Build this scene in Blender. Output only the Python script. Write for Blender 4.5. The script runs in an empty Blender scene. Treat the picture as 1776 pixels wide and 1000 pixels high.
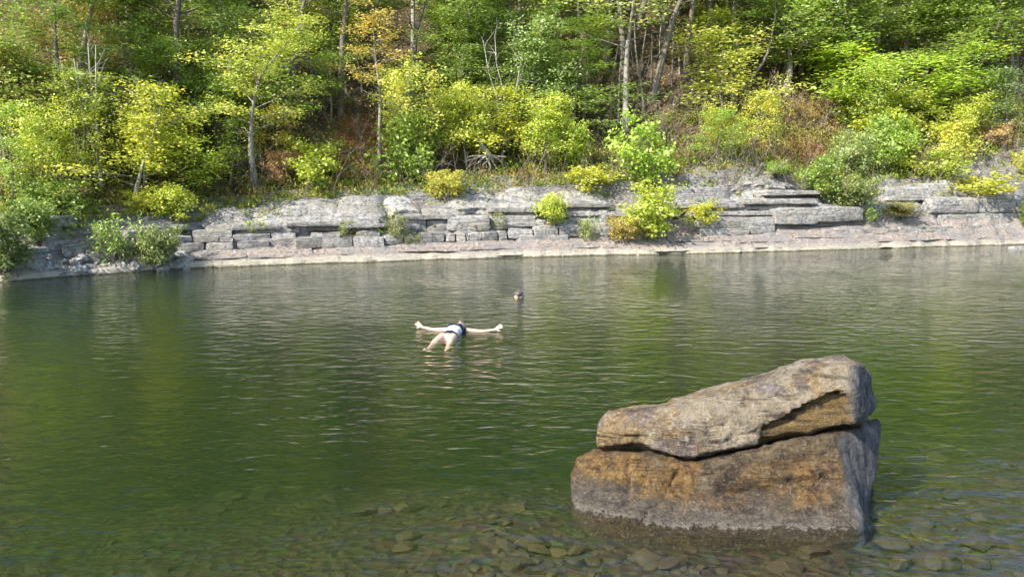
import bpy, bmesh, math, random
import numpy as np
from mathutils import Vector, Matrix

R = math.radians
SC = bpy.context.scene
COL = SC.collection

# ------------------------------------------------------------------ camera, world, sun, exposure
CAM_H = 2.7
FPX = 1370.0
PITCH = math.atan(180.0 / FPX)
cam_data = bpy.data.cameras.new("camera")
cam = bpy.data.objects.new("camera", cam_data)
COL.objects.link(cam)
cam.location = (0, 0, CAM_H)
cam.rotation_euler = (math.pi / 2 - PITCH, 0, 0)
cam_data.sensor_width = 36.0
cam_data.lens = 36.0 * FPX / 1776.0
cam_data.clip_start = 0.05
cam_data.clip_end = 2000
SC.camera = cam

SUN_AZ = R(47)      # the sun stands behind the camera, this far round to the left
SUN_EL = R(39)
world = bpy.data.worlds.new("World")
SC.world = world
world.use_nodes = True
wn = world.node_tree.nodes
wl = world.node_tree.links
sky = wn.new("ShaderNodeTexSky")
sky.sky_type = 'NISHITA'
sky.sun_disc = False
sky.sun_elevation = SUN_EL
sky.sun_rotation = math.pi + SUN_AZ
sky.air_density = 1.0
sky.dust_density = 1.0
wl.new(sky.outputs[0], wn["Background"].inputs[0])
wn["Background"].inputs[1].default_value = 0.15

sun_data = bpy.data.lights.new("sun", 'SUN')
sun_data.energy = 4.8
sun_data.angle = R(0.53)
sun_data.color = (1.0, 0.95, 0.86)
sun = bpy.data.objects.new("sun", sun_data)
COL.objects.link(sun)
to_sun = Vector((-math.sin(SUN_AZ) * math.cos(SUN_EL), -math.cos(SUN_AZ) * math.cos(SUN_EL), math.sin(SUN_EL)))
sun.rotation_euler = to_sun.to_track_quat('Z', 'Y').to_euler()
sun.location = (-20, -20, 40)

SC.view_settings.view_transform = 'Standard'
SC.view_settings.look = 'None'
SC.view_settings.exposure = 1.05
SC.view_settings.gamma = 1.0
SC.view_settings.use_curve_mapping = False
SC.render.engine = 'CYCLES'
cy = SC.cycles
cy.use_denoising = True
cy.use_adaptive_sampling = True
cy.adaptive_threshold = 0.035
cy.max_bounces = 5
cy.diffuse_bounces = 2
cy.glossy_bounces = 2
cy.transmission_bounces = 4
cy.transparent_max_bounces = 16
cy.volume_bounces = 0
cy.sample_clamp_indirect = 6.0
cy.caustics_reflective = False
cy.caustics_refractive = False

# ------------------------------------------------------------------ numpy noise
def _hash(ix, iy, iz, seed):
    h = (ix.astype(np.int64) * 374761393 + iy.astype(np.int64) * 668265263 + iz.astype(np.int64) * 2147483647 + seed * 1274126177) & 0xFFFFFFFF
    h = ((h ^ (h >> 13)) * 1274126177) & 0xFFFFFFFF
    h = ((h ^ (h >> 16)) * 2246822519) & 0xFFFFFFFF
    h = h ^ (h >> 15)
    return (h & 0xFFFFFF) / float(0xFFFFFF)

def vnoise(p, seed=0):
    p = np.asarray(p, float)
    i = np.floor(p)
    f = p - i
    u = f * f * (3 - 2 * f)
    ix, iy, iz = i[:, 0], i[:, 1], i[:, 2]
    r = 0
    for a in (0, 1):
        for b in (0, 1):
            for c in (0, 1):
                w = (u[:, 0] if a else 1 - u[:, 0]) * (u[:, 1] if b else 1 - u[:, 1]) * (u[:, 2] if c else 1 - u[:, 2])
                r = r + w * _hash(ix + a, iy + b, iz + c, seed)
    return r * 2 - 1

def fbm(p, octv=4, seed=0, gain=0.5):
    p = np.asarray(p, float)
    a, s, t = 1.0, 0, 0
    for o in range(octv):
        s = s + a * vnoise(p * (2.03 ** o) + 17.3 * o, seed + o)
        t += a
        a *= gain
    return s / t

# ------------------------------------------------------------------ pixel rays of the photograph and the lie of the land
CP, SP = math.cos(PITCH), math.sin(PITCH)
def ray(px, py):
    cx, cyv = (px - 888) / FPX, (500 - py) / FPX
    return np.array([cx, CP + SP * cyv, -SP + CP * cyv])
def at_depth(px, py, Y):
    d = ray(px, py)
    return np.array([0, 0, CAM_H]) + d * (Y / d[1])
def at_z(px, py, z=0.0):
    d = ray(px, py)
    return np.array([0, 0, CAM_H]) + d * ((z - CAM_H) / d[2])

_wl = [(-150, 497), (0, 489), (100, 481), (200, 474), (300, 467), (450, 461), (600, 456), (750, 451), (900, 447), (1050, 443), (1200, 440), (1350, 436), (1500, 432), (1650, 427), (1776, 424), (1900, 420)]
_b = np.array([at_z(*q)[:2] for q in _wl])
BX = np.concatenate([[-90, _b[0, 0] - 20], _b[:, 0], [_b[-1, 0] + 30, 130]])
BY = np.concatenate([[_b[0, 1] - 10, _b[0, 1] - 6], _b[:, 1], [_b[-1, 1] + 12, _b[-1, 1] + 40]])
_bt = np.arange(-90, 130, 0.06)
_btw = np.interp(_bt, BX, BY) + vnoise(np.stack([_bt * 0.8, _bt * 0, _bt * 0], -1), 5) * 0.12 + vnoise(np.stack([_bt * 3.1, _bt * 0, _bt * 0], -1), 6) * 0.11
def Yb(X):
    return np.interp(np.asarray(X, float), _bt, _btw)
def P(px, py, t):
    """the point of the pixel's ray that stands t metres behind the far waterline"""
    d = ray(px, py)
    k = d[0] / d[1]
    lo, hi = 5.0, 120.0
    for _ in range(3):
        m = np.linspace(lo, hi, 60)
        i = max(1, int(np.argmax(m - Yb(k * m) - t > 0)))
        lo, hi = m[i - 1], m[i]
    return np.array([0, 0, CAM_H]) + d * (lo / d[1])

_sh = [(-100, 455), (0, 452), (150, 447), (300, 441), (450, 434), (600, 428), (750, 421), (900, 414), (1050, 408), (1200, 404), (1350, 396), (1500, 386), (1650, 380), (1776, 374), (1900, 370)]
_lt = [(-100, 405), (0, 400), (100, 386), (250, 374), (400, 364), (500, 350), (600, 342), (700, 336), (850, 327), (1000, 320), (1100, 314), (1180, 302), (1300, 288), (1400, 318), (1500, 318), (1600, 304), (1690, 272), (1776, 252), (1900, 240)]
_shp = np.array([P(x, y, 1.1) for x, y in _sh])
_ltp = np.array([P(x, y, 3.2) for x, y in _lt])
def H(X, t):
    """height of the far bank t metres behind the waterline"""
    X = np.asarray(X, float); t = np.asarray(t, float)
    sh = X.shape
    X = X.ravel(); t = t.ravel()
    o = np.zeros_like(X)
    hs = np.interp(X, _shp[:, 0], _shp[:, 2])
    hl = np.interp(X, _ltp[:, 0], _ltp[:, 2])
    n1 = fbm(np.stack([X * 0.5, t * 0.5, o], -1), 3, 11)
    n2 = fbm(np.stack([X * 2.2, t * 2.2, o], -1), 3, 12)
    # under water
    z0 = np.where(t > -1.0, 0.02 + t * 0.9, -0.88 + (t + 1.0) * 0.7)
    # pale shelf: a small lip, then a gentle ramp
    ts = np.clip(t / 1.1, 0, 1)
    lip = np.clip(t / 0.10, 0, 1) * 0.11
    vb = np.clip(ts + n1 * 0.16, 0, 1) * 3
    fb_ = vb - np.floor(vb)
    tb = np.where(vb >= 3, 1, (np.floor(vb) + np.clip(fb_ / 0.25, 0, 1) * 0.6 + fb_ * 0.4) / 3)
    z1 = 0.02 + lip + (hs - 0.13) * (0.55 * ts ** 1.1 + 0.45 * tb * ts ** 0.3) + n2 * 0.05 * np.clip(t / 0.3, 0, 1)
    # broken ledges
    v = np.clip((t - 1.1) / 2.1 + n1 * 0.10, 0, 1)
    K = 4
    fr = v * K - np.floor(v * K)
    st = (np.floor(v * K) + np.clip(fr / 0.22, 0, 1) * 0.85 + fr * 0.15) / K
    st = np.where(v >= 1, 1, st)
    z2 = hs + (hl - hs) * st + n2 * 0.05
    # wooded slope
    th = np.maximum(t - 3.2, 0)
    hill = 0.42 * np.minimum(th, 2.0) + 0.74 * np.maximum(th - 2.0, 0) - 0.10 * np.maximum(th - 45, 0)
    hill = hill + (fbm(np.stack([X * 0.28, t * 0.28, o], -1), 4, 21) * 0.75 + n2 * 0.10) * np.clip(th / 3, 0, 1)
    z = np.where(t < 0, z0, np.where(t < 1.1, z1, z2)) + hill
    return z.reshape(sh)
def ground(X, Y):
    X = np.asarray(X, float)
    return H(X, np.asarray(Y, float) - Yb(X))
def hit(px, py):
    """where the pixel's ray meets the far bank"""
    d = ray(px, py)
    lo, hi, n = 18.0, 110.0, 60
    for _ in range(3):
        s = np.linspace(lo, hi, n) / d[1]
        X = d[0] * s; Y = d[1] * s; Z = CAM_H + d[2] * s
        g = ground(X, Y)
        i = max(1, int(np.argmax(Z <= g)))
        lo, hi, n = Y[i - 1], Y[i], 14
    return np.array([X[i], Y[i], g[i]])
def bed(X, Y):
    """height of the river bed and of the near bank the camera stands on"""
    X = np.asarray(X, float); Y = np.asarray(Y, float)
    o = np.zeros_like(X)
    base = np.interp(Y, [-30, -2, 1.2, 3.6, 5.4, 6.5, 8, 11, 15, 22, 40], [2.6, 1.3, 1.0, 0.08, -0.13, -0.22, -0.46, -1.3, -2.4, -2.9, -3.1])
    side = np.clip((X - 1.5) / 5.0, 0, 1)           # shallower to the right
    left = np.clip((-X - 0.2) / 4.0, 0, 1)          # deeper to the left
    w = np.clip((Y - 4) / 2, 0, 1)
    base = base * (1 - 0.42 * side * w) - 0.38 * left * w
    p = np.stack([X.ravel(), Y.ravel(), o.ravel()], -1)
    return base + ((fbm(p * 0.6, 3, 31) * 0.14 + fbm(p * 2.4, 3, 32) * 0.05) * np.clip((Y.ravel() - 3) / 6, .35, 1)).reshape(X.shape)

# ------------------------------------------------------------------ object helpers
def link(o, parent=None):
    COL.objects.link(o)
    if parent is not None:
        o.parent = parent
    return o
def mesh_from(name, verts, faces, mat=None, smooth=False, sharp=None):
    me = bpy.data.meshes.new(name)
    verts = np.asarray(verts, np.float32)
    if isinstance(faces, np.ndarray):
        n, k = faces.shape
        me.vertices.add(len(verts)); me.vertices.foreach_set("co", verts.ravel())
        me.loops.add(n * k); me.loops.foreach_set("vertex_index", faces.astype(np.int32).ravel())
        me.polygons.add(n); me.polygons.foreach_set("loop_start", np.arange(0, n * k, k, dtype=np.int32))
        me.update(calc_edges=True); me.validate()
    else:
        me.from_pydata([tuple(v) for v in verts], [], faces)
        me.update()
    if mat is not None:
        me.materials.append(mat)
    if smooth:
        me.polygons.foreach_set("use_smooth", np.ones(len(me.polygons), bool))
        if sharp is not None:
            me.set_sharp_from_angle(angle=R(sharp))
    return me
def mesh_obj(name, me, parent=None):
    return link(bpy.data.objects.new(name, me), parent)
def empty(name, loc, rz=0.0):
    o = bpy.data.objects.new(name, None)
    o.location = loc; o.rotation_euler = (0, 0, rz)
    o.empty_display_size = 0.2
    return link(o)
def tag(o, label=None, cat=None, group=None, kind=None):
    if label: o["label"] = label
    if cat: o["category"] = cat
    if group: o["group"] = group
    if kind: o["kind"] = kind
    return o
def face_attr(me, name, vals):
    a = me.attributes.new(name, 'FLOAT', 'FACE')
    a.data.foreach_set("value", np.asarray(vals, np.float32))
def point_attr(me, name, vals):
    a = me.attributes.new(name, 'FLOAT', 'POINT')
    a.data.foreach_set("value", np.asarray(vals, np.float32))

# ------------------------------------------------------------------ materials
class NT:
    def __init__(s, name):
        s.m = bpy.data.materials.new(name); s.m.use_nodes = True
        s.t = s.m.node_tree; s.t.nodes.clear()
        s.out = s.n("ShaderNodeOutputMaterial")
    def n(s, kind, **kw):
        q = s.t.nodes.new(kind)
        for k, v in kw.items():
            setattr(q, k, v)
        return q
    def l(s, a, b):
        s.t.links.new(a, b)
    def set(s, node, **kw):
        for k, v in kw.items():
            node.inputs[k.replace('_', ' ')].default_value = v
        return node
    def noise(s, vec, scale, detail=4, rough=0.55, dist=0.0):
        q = s.n("ShaderNodeTexNoise")
        q.inputs["Scale"].default_value = scale; q.inputs["Detail"].default_value = detail
        q.inputs["Roughness"].default_value = rough; q.inputs["Distortion"].default_value = dist
        if vec is not None: s.l(vec, q.inputs["Vector"])
        return q.outputs["Fac"]
    def mapping(s, vec, scale=(1, 1, 1), rot=(0, 0, 0)):
        q = s.n("ShaderNodeMapping")
        q.inputs["Scale"].default_value = scale; q.inputs["Rotation"].default_value = rot
        s.l(vec, q.inputs["Vector"]); return q.outputs[0]
    def ramp(s, fac, stops, interp='LINEAR'):
        q = s.n("ShaderNodeValToRGB"); cr = q.color_ramp; cr.interpolation = interp
        while len(cr.elements) > 1: cr.elements.remove(cr.elements[0])
        first = True
        for p, c in stops:
            e = cr.elements[0] if first else cr.elements.new(p)
            first = False
            e.position = p
            e.color = (c, c, c, 1) if not isinstance(c, (tuple, list)) else (*c, 1)
        s.l(fac, q.inputs[0]); return q.outputs[0]
    def mix(s, fac, a, b, mode='MIX'):
        q = s.n("ShaderNodeMix"); q.data_type = 'RGBA'; q.blend_type = mode; q.clamp_result = False
        for sock, v in ((q.inputs[0], fac), (q.inputs[6], a), (q.inputs[7], b)):
            if hasattr(v, "is_linked"): s.l(v, sock)
            elif isinstance(v, (tuple, list)): sock.default_value = (*v, 1)
            else: sock.default_value = v
        return q.outputs[2]
    def math(s, op, a, b=None, clamp=False):
        q = s.n("ShaderNodeMath", operation=op); q.use_clamp = clamp
        for i, v in enumerate((a, b)):
            if v is None: continue
            if hasattr(v, "is_linked"): s.l(v, q.inputs[i])
            else: q.inputs[i].default_value = v
        return q.outputs[0]
    def bump(s, h, strength, dist, normal=None):
        q = s.n("ShaderNodeBump"); q.inputs["Strength"].default_value = strength; q.inputs["Distance"].default_value = dist
        s.l(h, q.inputs["Height"])
        if normal is not None: s.l(normal, q.inputs["Normal"])
        return q.outputs[0]
    def principled(s, color, rough=0.8, normal=None, spec=0.3):
        q = s.n("ShaderNodeBsdfPrincipled")
        if hasattr(color, "is_linked"): s.l(color, q.inputs["Base Color"])
        else: q.inputs["Base Color"].default_value = (*color, 1)
        if hasattr(rough, "is_linked"): s.l(rough, q.inputs["Roughness"])
        else: q.inputs["Roughness"].default_value = rough
        q.inputs["Specular IOR Level"].default_value = spec
        if normal is not None: s.l(normal, q.inputs["Normal"])
        s.l(q.outputs[0], s.out.inputs[0])
        return q

def pos(nt):
    return nt.n("ShaderNodeNewGeometry").outputs["Position"]
def objco(nt):
    return nt.n("ShaderNodeTexCoord").outputs["Object"]
def sepz(nt, v):
    q = nt.n("ShaderNodeSeparateXYZ"); nt.l(v, q.inputs[0]); return q

def mat_leaf():
    nt = NT("leaf")
    oi = nt.n("ShaderNodeObjectInfo")
    at = nt.n("ShaderNodeAttribute"); at.attribute_name = "tint"
    val = nt.ramp(at.outputs["Fac"], [(0.0, (0.62, 0.68, 0.62)), (0.45, (0.98, 1.0, 0.92)), (0.8, (1.25, 1.2, 1.1)), (0.93, (1.45, 1.3, 1.1)), (1.0, (1.75, 1.15, 1.1))])
    c = nt.mix(1.0, oi.outputs["Color"], val, 'MULTIPLY')
    d = nt.n("ShaderNodeBsdfDiffuse"); nt.l(c, d.inputs[0])
    tcol = nt.mix(1.0, c, (1.2, 1.25, 0.75), 'MULTIPLY')
    t = nt.n("ShaderNodeBsdfTranslucent"); nt.l(tcol, t.inputs[0])
    m1 = nt.n("ShaderNodeMixShader"); m1.inputs[0].default_value = 0.42
    nt.l(d.outputs[0], m1.inputs[1]); nt.l(t.outputs[0], m1.inputs[2])
    g = nt.n("ShaderNodeBsdfGlossy"); g.inputs["Roughness"].default_value = 0.42
    g.inputs["Color"].default_value = (0.9, 0.95, 1, 1)
    m2 = nt.n("ShaderNodeMixShader"); m2.inputs[0].default_value = 0.045
    nt.l(m1.outputs[0], m2.inputs[1]); nt.l(g.outputs[0], m2.inputs[2])
    nt.l(m2.outputs[0], nt.out.inputs[0])
    return nt.m
def mat_cover():
    """leaves and blades of the ground cover, each blade with its own colour"""
    nt = NT("ground_cover_leaf")
    at = nt.n("ShaderNodeAttribute"); at.attribute_name = "tint"
    c = nt.ramp(at.outputs["Fac"], [(0.0, (0.05, 0.10, 0.02)), (0.25, (0.16, 0.25, 0.04)), (0.5, (0.33, 0.36, 0.06)), (0.68, (0.44, 0.39, 0.11)), (0.85, (0.36, 0.24, 0.12)), (1.0, (0.30, 0.14, 0.06))])
    d = nt.n("ShaderNodeBsdfDiffuse"); nt.l(c, d.inputs[0])
    t = nt.n("ShaderNodeBsdfTranslucent"); nt.l(c, t.inputs[0])
    m1 = nt.n("ShaderNodeMixShader"); m1.inputs[0].default_value = 0.3
    nt.l(d.outputs[0], m1.inputs[1]); nt.l(t.outputs[0], m1.inputs[2])
    nt.l(m1.outputs[0], nt.out.inputs[0])
    return nt.m
def mat_bark(name, a, b, scale=14):
    nt = NT(name)
    v = objco(nt)
    n = nt.noise(nt.mapping(v, (1, 1, 0.25)), scale, 5, 0.65)
    n2 = nt.noise(v, 2.0, 3)
    c = nt.mix(n, a, b)
    c = nt.mix(nt.ramp(n2, [(0.42, 0.0), (0.62, 0.5)]), c, (a[0] * 0.5, a[1] * 0.5, a[2] * 0.48))
    nt.principled(c, 0.9, nt.bump(n, 0.6, 0.03), 0.15)
    return nt.m
def mat_limestone():
    nt = NT("grey_limestone")
    p = pos(nt)
    oi = nt.n("ShaderNodeObjectInfo")
    st = nt.noise(nt.mapping(p, (0.5, 0.5, 5.0)), 2.2, 5, 0.6, 0.4)
    n1 = nt.noise(p, 1.1, 6, 0.62)
    n2 = nt.noise(p, 7.0, 6, 0.7)
    n3 = nt.noise(p, 26.0, 3, 0.6)
    c = nt.ramp(n2, [(0.34, (0.12, 0.113, 0.105)), (0.44, (0.30, 0.288, 0.272)), (0.55, (0.45, 0.433, 0.405)), (0.68, (0.57, 0.548, 0.505))])
    c = nt.mix(nt.ramp(n1, [(0.46, 0.0), (0.62, 0.65)]), c, (0.34, 0.30, 0.245))
    c = nt.mix(nt.ramp(st, [(0.38, 0.5), (0.45, 0.0)]), c, (0.09, 0.088, 0.095))
    c = nt.mix(nt.math('MULTIPLY', nt.ramp(nt.noise(p, 2.3, 4), [(0.56, 0.0), (0.70, 0.6)]), 1.0), c, (0.20, 0.21, 0.25))
    v = nt.math('ADD', nt.math('MULTIPLY', oi.outputs["Random"], 0.40), 0.78)
    cc = nt.n("ShaderNodeCombineColor"); [nt.l(v, cc.inputs[i]) for i in range(3)]
    c = nt.mix(1.0, c, cc.outputs[0], 'MULTIPLY')
    vor = nt.n("ShaderNodeTexVoronoi", feature='DISTANCE_TO_EDGE'); vor.inputs["Scale"].default_value = 2.1
    wob = nt.n("ShaderNodeVectorMath", operation='ADD')
    nn = nt.n("ShaderNodeTexNoise"); nn.inputs["Scale"].default_value = 3.0; nt.l(p, nn.inputs["Vector"])
    nt.l(nt.mapping(p, (0.8, 0.8, 2.0)), wob.inputs[0]); nt.l(nn.outputs["Color"], wob.inputs[1])
    nt.l(wob.outputs[0], vor.inputs["Vector"])
    crack = nt.ramp(vor.outputs["Distance"], [(0.0, 0.0), (0.05, 1.0)])
    c = nt.mix(nt.math('MULTIPLY', nt.math('SUBTRACT', 1.0, crack), 0.15), c, (0.09, 0.085, 0.08))
    h = nt.math('ADD', nt.math('ADD', nt.math('MULTIPLY', n2, 0.6), nt.math('MULTIPLY', st, 0.7)), nt.math('ADD', nt.math('MULTIPLY', n3, 0.2), nt.math('MULTIPLY', crack, 0.12)))
    nt.principled(c, 0.88, nt.bump(h, 1.0, 0.16), 0.2)
    return nt.m
def mat_bank():
    """the bedrock of the far shore: a pinkish shelf at the water, grey ledges above it"""
    nt = NT("shore_bedrock")
    p = pos(nt)
    at = nt.n("ShaderNodeAttribute"); at.attribute_name = "grey"
    zz = sepz(nt, p).outputs["Z"]
    n1 = nt.noise(p, 1.3, 6, 0.6)
    n2 = nt.noise(p, 8.0, 6, 0.7)
    st = nt.noise(nt.mapping(p, (0.35, 0.35, 7.0)), 2.0, 5, 0.6, 0.3)
    pink = nt.ramp(n2, [(0.34, (0.17, 0.135, 0.115)), (0.45, (0.345, 0.285, 0.243)), (0.56, (0.44, 0.375, 0.325)), (0.68, (0.53, 0.47, 0.415))])
    pink = nt.mix(nt.ramp(n1, [(0.44, 0.0), (0.58, 0.8)]), pink, (0.29, 0.27, 0.26))
    zn = nt.math('ADD', zz, nt.math('MULTIPLY', nt.math('SUBTRACT', n2, 0.5), 0.10))
    # bleached band left by the water line, green slime right at the water
    pink = nt.mix(nt.ramp(zn, [(0.03, 0.0), (0.07, 0.85), (0.14, 0.7), (0.28, 0.0)]), pink, (0.60, 0.54, 0.42))
    grey = nt.ramp(n2, [(0.28, (0.11, 0.105, 0.11)), (0.45, (0.28, 0.275, 0.28)), (0.65, (0.42, 0.41, 0.40)), (0.82, (0.54, 0.52, 0.48))])
    grey = nt.mix(nt.ramp(n1, [(0.42, 0.0), (0.68, 0.8)]), grey, (0.35, 0.29, 0.22))
    grey = nt.mix(nt.ramp(st, [(0.36, 0.6), (0.48, 0.0)]), grey, (0.10, 0.095, 0.10))
    c = nt.mix(at.outputs["Fac"], pink, grey)
    c = nt.mix(nt.ramp(zn, [(0.0, 1.0), (0.055, 0.0)]), c, (0.085, 0.085, 0.035))
    vor = nt.n("ShaderNodeTexVoronoi", feature='DISTANCE_TO_EDGE'); vor.inputs["Scale"].default_value = 1.0
    wob = nt.n("ShaderNodeVectorMath", operation='ADD')
    nn = nt.n("ShaderNodeTexNoise"); nn.inputs["Scale"].default_value = 2.2; nn.inputs["Detail"].default_value = 4; nt.l(p, nn.inputs["Vector"])
    nt.l(nt.mapping(p, (0.55, 1.3, 2.6)), wob.inputs[0]); nt.l(nn.outputs["Color"], wob.inputs[1]); nt.l(wob.outputs[0], vor.inputs["Vector"])
    crack = nt.ramp(vor.outputs["Distance"], [(0.0, 0.0), (0.035, 1.0)])
    c = nt.mix(nt.math('MULTIPLY', nt.math('SUBTRACT', 1.0, crack), 0.16), c, (0.07, 0.06, 0.05))
    h = nt.math('ADD', nt.math('ADD', nt.math('MULTIPLY', n2, 0.8), nt.math('MULTIPLY', st, 0.9)), nt.math('MULTIPLY', crack, 0.12))
    nt.principled(c, 0.85, nt.bump(h, 1.0, 0.2), 0.22)
    return nt.m
def mat_hill():
    nt = NT("leaf_litter_slope")
    p = pos(nt)
    at = nt.n("ShaderNodeAttribute"); at.attribute_name = "clay"
    n1 = nt.noise(p, 0.6, 5, 0.6); n2 = nt.noise(p, 9.0, 5, 0.75); n3 = nt.noise(p, 30.0, 3, 0.7)
    c = nt.ramp(n2, [(0.35, (0.05, 0.036, 0.024)), (0.5, (0.125, 0.09, 0.06)), (0.65, (0.22, 0.16, 0.105))])
    c = nt.mix(nt.ramp(n1, [(0.45, 0.0), (0.65, 0.6)]), c, (0.12, 0.11, 0.06))
    c = nt.mix(nt.ramp(n3, [(0.60, 0.0), (0.72, 0.7)]), c, (0.25, 0.165, 0.09))
    clay = nt.ramp(n2, [(0.3, (0.24, 0.095, 0.040)), (0.7, (0.44, 0.20, 0.10))])
    c = nt.mix(at.outputs["Fac"], c, clay)
    nt.principled(c, 0.95, nt.bump(nt.math('ADD', n2, nt.math('MULTIPLY', n3, 0.5)), 1.0, 0.15), 0.1)
    return nt.m
def mat_bed():
    nt = NT("silty_river_bed")
    p = pos(nt)
    n1 = nt.noise(p, 0.9, 4, 0.6); n2 = nt.noise(p, 7, 5, 0.7)
    vor = nt.n("ShaderNodeTexVoronoi"); vor.inputs["Scale"].default_value = 9; nt.l(p, vor.inputs["Vector"])
    c = nt.ramp(n2, [(0.3, (0.025, 0.019, 0.011)), (0.55, (0.055, 0.042, 0.024)), (0.75, (0.09, 0.07, 0.04))])
    c = nt.mix(0.35, c, vor.outputs["Color"], 'SOFT_LIGHT')
    c = nt.mix(nt.ramp(n1, [(0.45, 0.0), (0.62, 0.65)]), c, (0.040, 0.036, 0.016))
    nt.principled(c, 0.9, nt.bump(nt.math('ADD', n2, vor.outputs["Distance"]), 0.8, 0.08), 0.2)
    return nt.m
def mat_stone():
    nt = NT("river_stone")
    p = pos(nt); oi = nt.n("ShaderNodeObjectInfo")
    n2 = nt.noise(p, 12, 5, 0.65)
    rnd = nt.math('FRACT', nt.math('ADD', oi.outputs["Random"], nt.math('MULTIPLY', nt.n("ShaderNodeNewGeometry").outputs["Random Per Island"], 0.999)))
    base = nt.ramp(rnd, [(0.0, (0.028, 0.020, 0.012)), (0.3, (0.055, 0.036, 0.017)), (0.55, (0.038, 0.030, 0.020)), (0.8, (0.075, 0.049, 0.022)), (1.0, (0.035, 0.026, 0.015))])
    c = nt.mix(nt.ramp(n2, [(0.35, 0.0), (0.65, 0.7)]), base, (0.042, 0.036, 0.018))
    nt.principled(c, 0.8, nt.bump(n2, 0.5, 0.04), 0.25)
    return nt.m
def mat_boulder(name, low):
    nt = NT(name)
    p = pos(nt)
    s = sepz(nt, p)
    zz = s.outputs["Z"]
    n0 = nt.noise(p, 1.6, 5, 0.6, 0.6)
    n1 = nt.noise(p, 4.5, 6, 0.68, 0.4)
    n2 = nt.noise(p, 15.0, 6, 0.75)
    n3 = nt.noise(p, 70.0, 4, 0.7)
    lay = nt.noise(nt.mapping(p, (0.7, 0.7, 4.5), (0.0, R(-7), 0.0)), 3.0, 6, 0.66, 0.5)
    n2c = nt.ramp(n2, [(0.40, 0.0), (0.60, 1.0)])
    sp = nt.noise(p, 42.0, 5, 0.8)
    if not low:
        c = nt.ramp(n1, [(0.34, (0.10, 0.078, 0.056)), (0.44, (0.22, 0.175, 0.118)), (0.53, (0.335, 0.275, 0.185)), (0.66, (0.30, 0.26, 0.205))])
        c = nt.mix(nt.ramp(n0, [(0.49, 0.0), (0.58, 0.8)]), c, nt.mix(n2c, (0.15, 0.085, 0.03), (0.34, 0.225, 0.095)))
        c = nt.mix(nt.ramp(nt.noise(p, 3.0, 6, 0.65), [(0.52, 0.0), (0.60, 0.8)]), c, nt.mix(n2c, (0.085, 0.068, 0.070), (0.22, 0.185, 0.18)))
        c = nt.mix(nt.ramp(n2, [(0.55, 0.0), (0.66, 0.7)]), c, (0.46, 0.42, 0.34))
        c = nt.mix(nt.ramp(n2, [(0.34, 0.75), (0.44, 0.0)]), c, (0.10, 0.08, 0.06))
        at = nt.n("ShaderNodeAttribute"); at.attribute_name = "fresh"
        fr = nt.ramp(lay, [(0.36, (0.05, 0.034, 0.014)), (0.48, (0.17, 0.11, 0.04)), (0.62, (0.27, 0.185, 0.075))])
        c = nt.mix(at.outputs["Fac"], c, fr)
    else:
        c = nt.ramp(n1, [(0.34, (0.025, 0.018, 0.012)), (0.45, (0.072, 0.050, 0.029)), (0.55, (0.135, 0.098, 0.056)), (0.68, (0.19, 0.15, 0.10))])
        zo = nt.ramp(zz, [(0.05, 0.0), (0.13, 1.0), (0.36, 0.9), (0.50, 0.15)])
        om = nt.math('MULTIPLY', nt.ramp(n0, [(0.46, 0.0), (0.54, 0.88)]), zo)
        c = nt.mix(om, c, nt.mix(n2c, (0.10, 0.050, 0.017), (0.29, 0.17, 0.050)))
        c = nt.mix(nt.ramp(nt.noise(p, 2.6, 6, 0.65), [(0.52, 0.0), (0.60, 0.75)]), c, nt.mix(n2c, (0.05, 0.035, 0.025), (0.145, 0.105, 0.072)))
        c = nt.mix(nt.ramp(n2, [(0.58, 0.0), (0.68, 0.65)]), c, (0.27, 0.225, 0.155))
        c = nt.mix(nt.ramp(n2, [(0.34, 0.8), (0.44, 0.0)]), c, (0.03, 0.023, 0.018))
        zn = nt.math('ADD', zz, nt.math('MULTIPLY', nt.math('SUBTRACT', n1, 0.5), 0.5))
        c = nt.mix(nt.ramp(zn, [(0.04, 0.85), (0.15, 0.0)]), c, nt.mix(n2c, (0.05, 0.041, 0.034), (0.175, 0.152, 0.122)))
        zr = nt.math('ADD', zz, nt.math('MULTIPLY', nt.math('SUBTRACT', n2, 0.5), 0.16))
        c = nt.mix(nt.ramp(zr, [(0.012, 0.0), (0.020, 0.6), (0.032, 0.0)]), c, (0.28, 0.25, 0.20))
        c = nt.mix(nt.ramp(zr, [(-0.03, 1.0), (0.012, 0.0)]), c, nt.mix(n2c, (0.025, 0.017, 0.009), (0.07, 0.046, 0.021)))
    # dark seams, grain, and the right end, its shade painted in as dark grey
    c = nt.mix(nt.ramp(lay, [(0.36, 0.8), (0.43, 0.0)]), c, (0.045, 0.035, 0.026))
    c = nt.mix(nt.ramp(sp, [(0.36, 0.75), (0.46, 0.0)]), c, (0.03, 0.024, 0.018))
    c = nt.mix(nt.ramp(sp, [(0.56, 0.0), (0.66, 0.5)]), c, (0.46, 0.41, 0.32))
    en = nt.n("ShaderNodeAttribute"); en.attribute_name = "end_shade"
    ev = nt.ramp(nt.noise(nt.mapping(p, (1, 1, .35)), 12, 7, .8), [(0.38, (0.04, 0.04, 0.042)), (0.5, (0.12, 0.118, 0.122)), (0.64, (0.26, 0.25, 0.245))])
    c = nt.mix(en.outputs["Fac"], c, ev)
    h = nt.math('ADD', nt.math('ADD', nt.math('MULTIPLY', n1, 0.7), nt.math('MULTIPLY', n2, 0.55)), nt.math('ADD', nt.math('MULTIPLY', sp, 0.30), nt.math('MULTIPLY', lay, 0.9)))
    nt.principled(c, 0.70 if low else 0.85, nt.bump(h, 1.0, 0.10), 0.3)
    return nt.m
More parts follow.
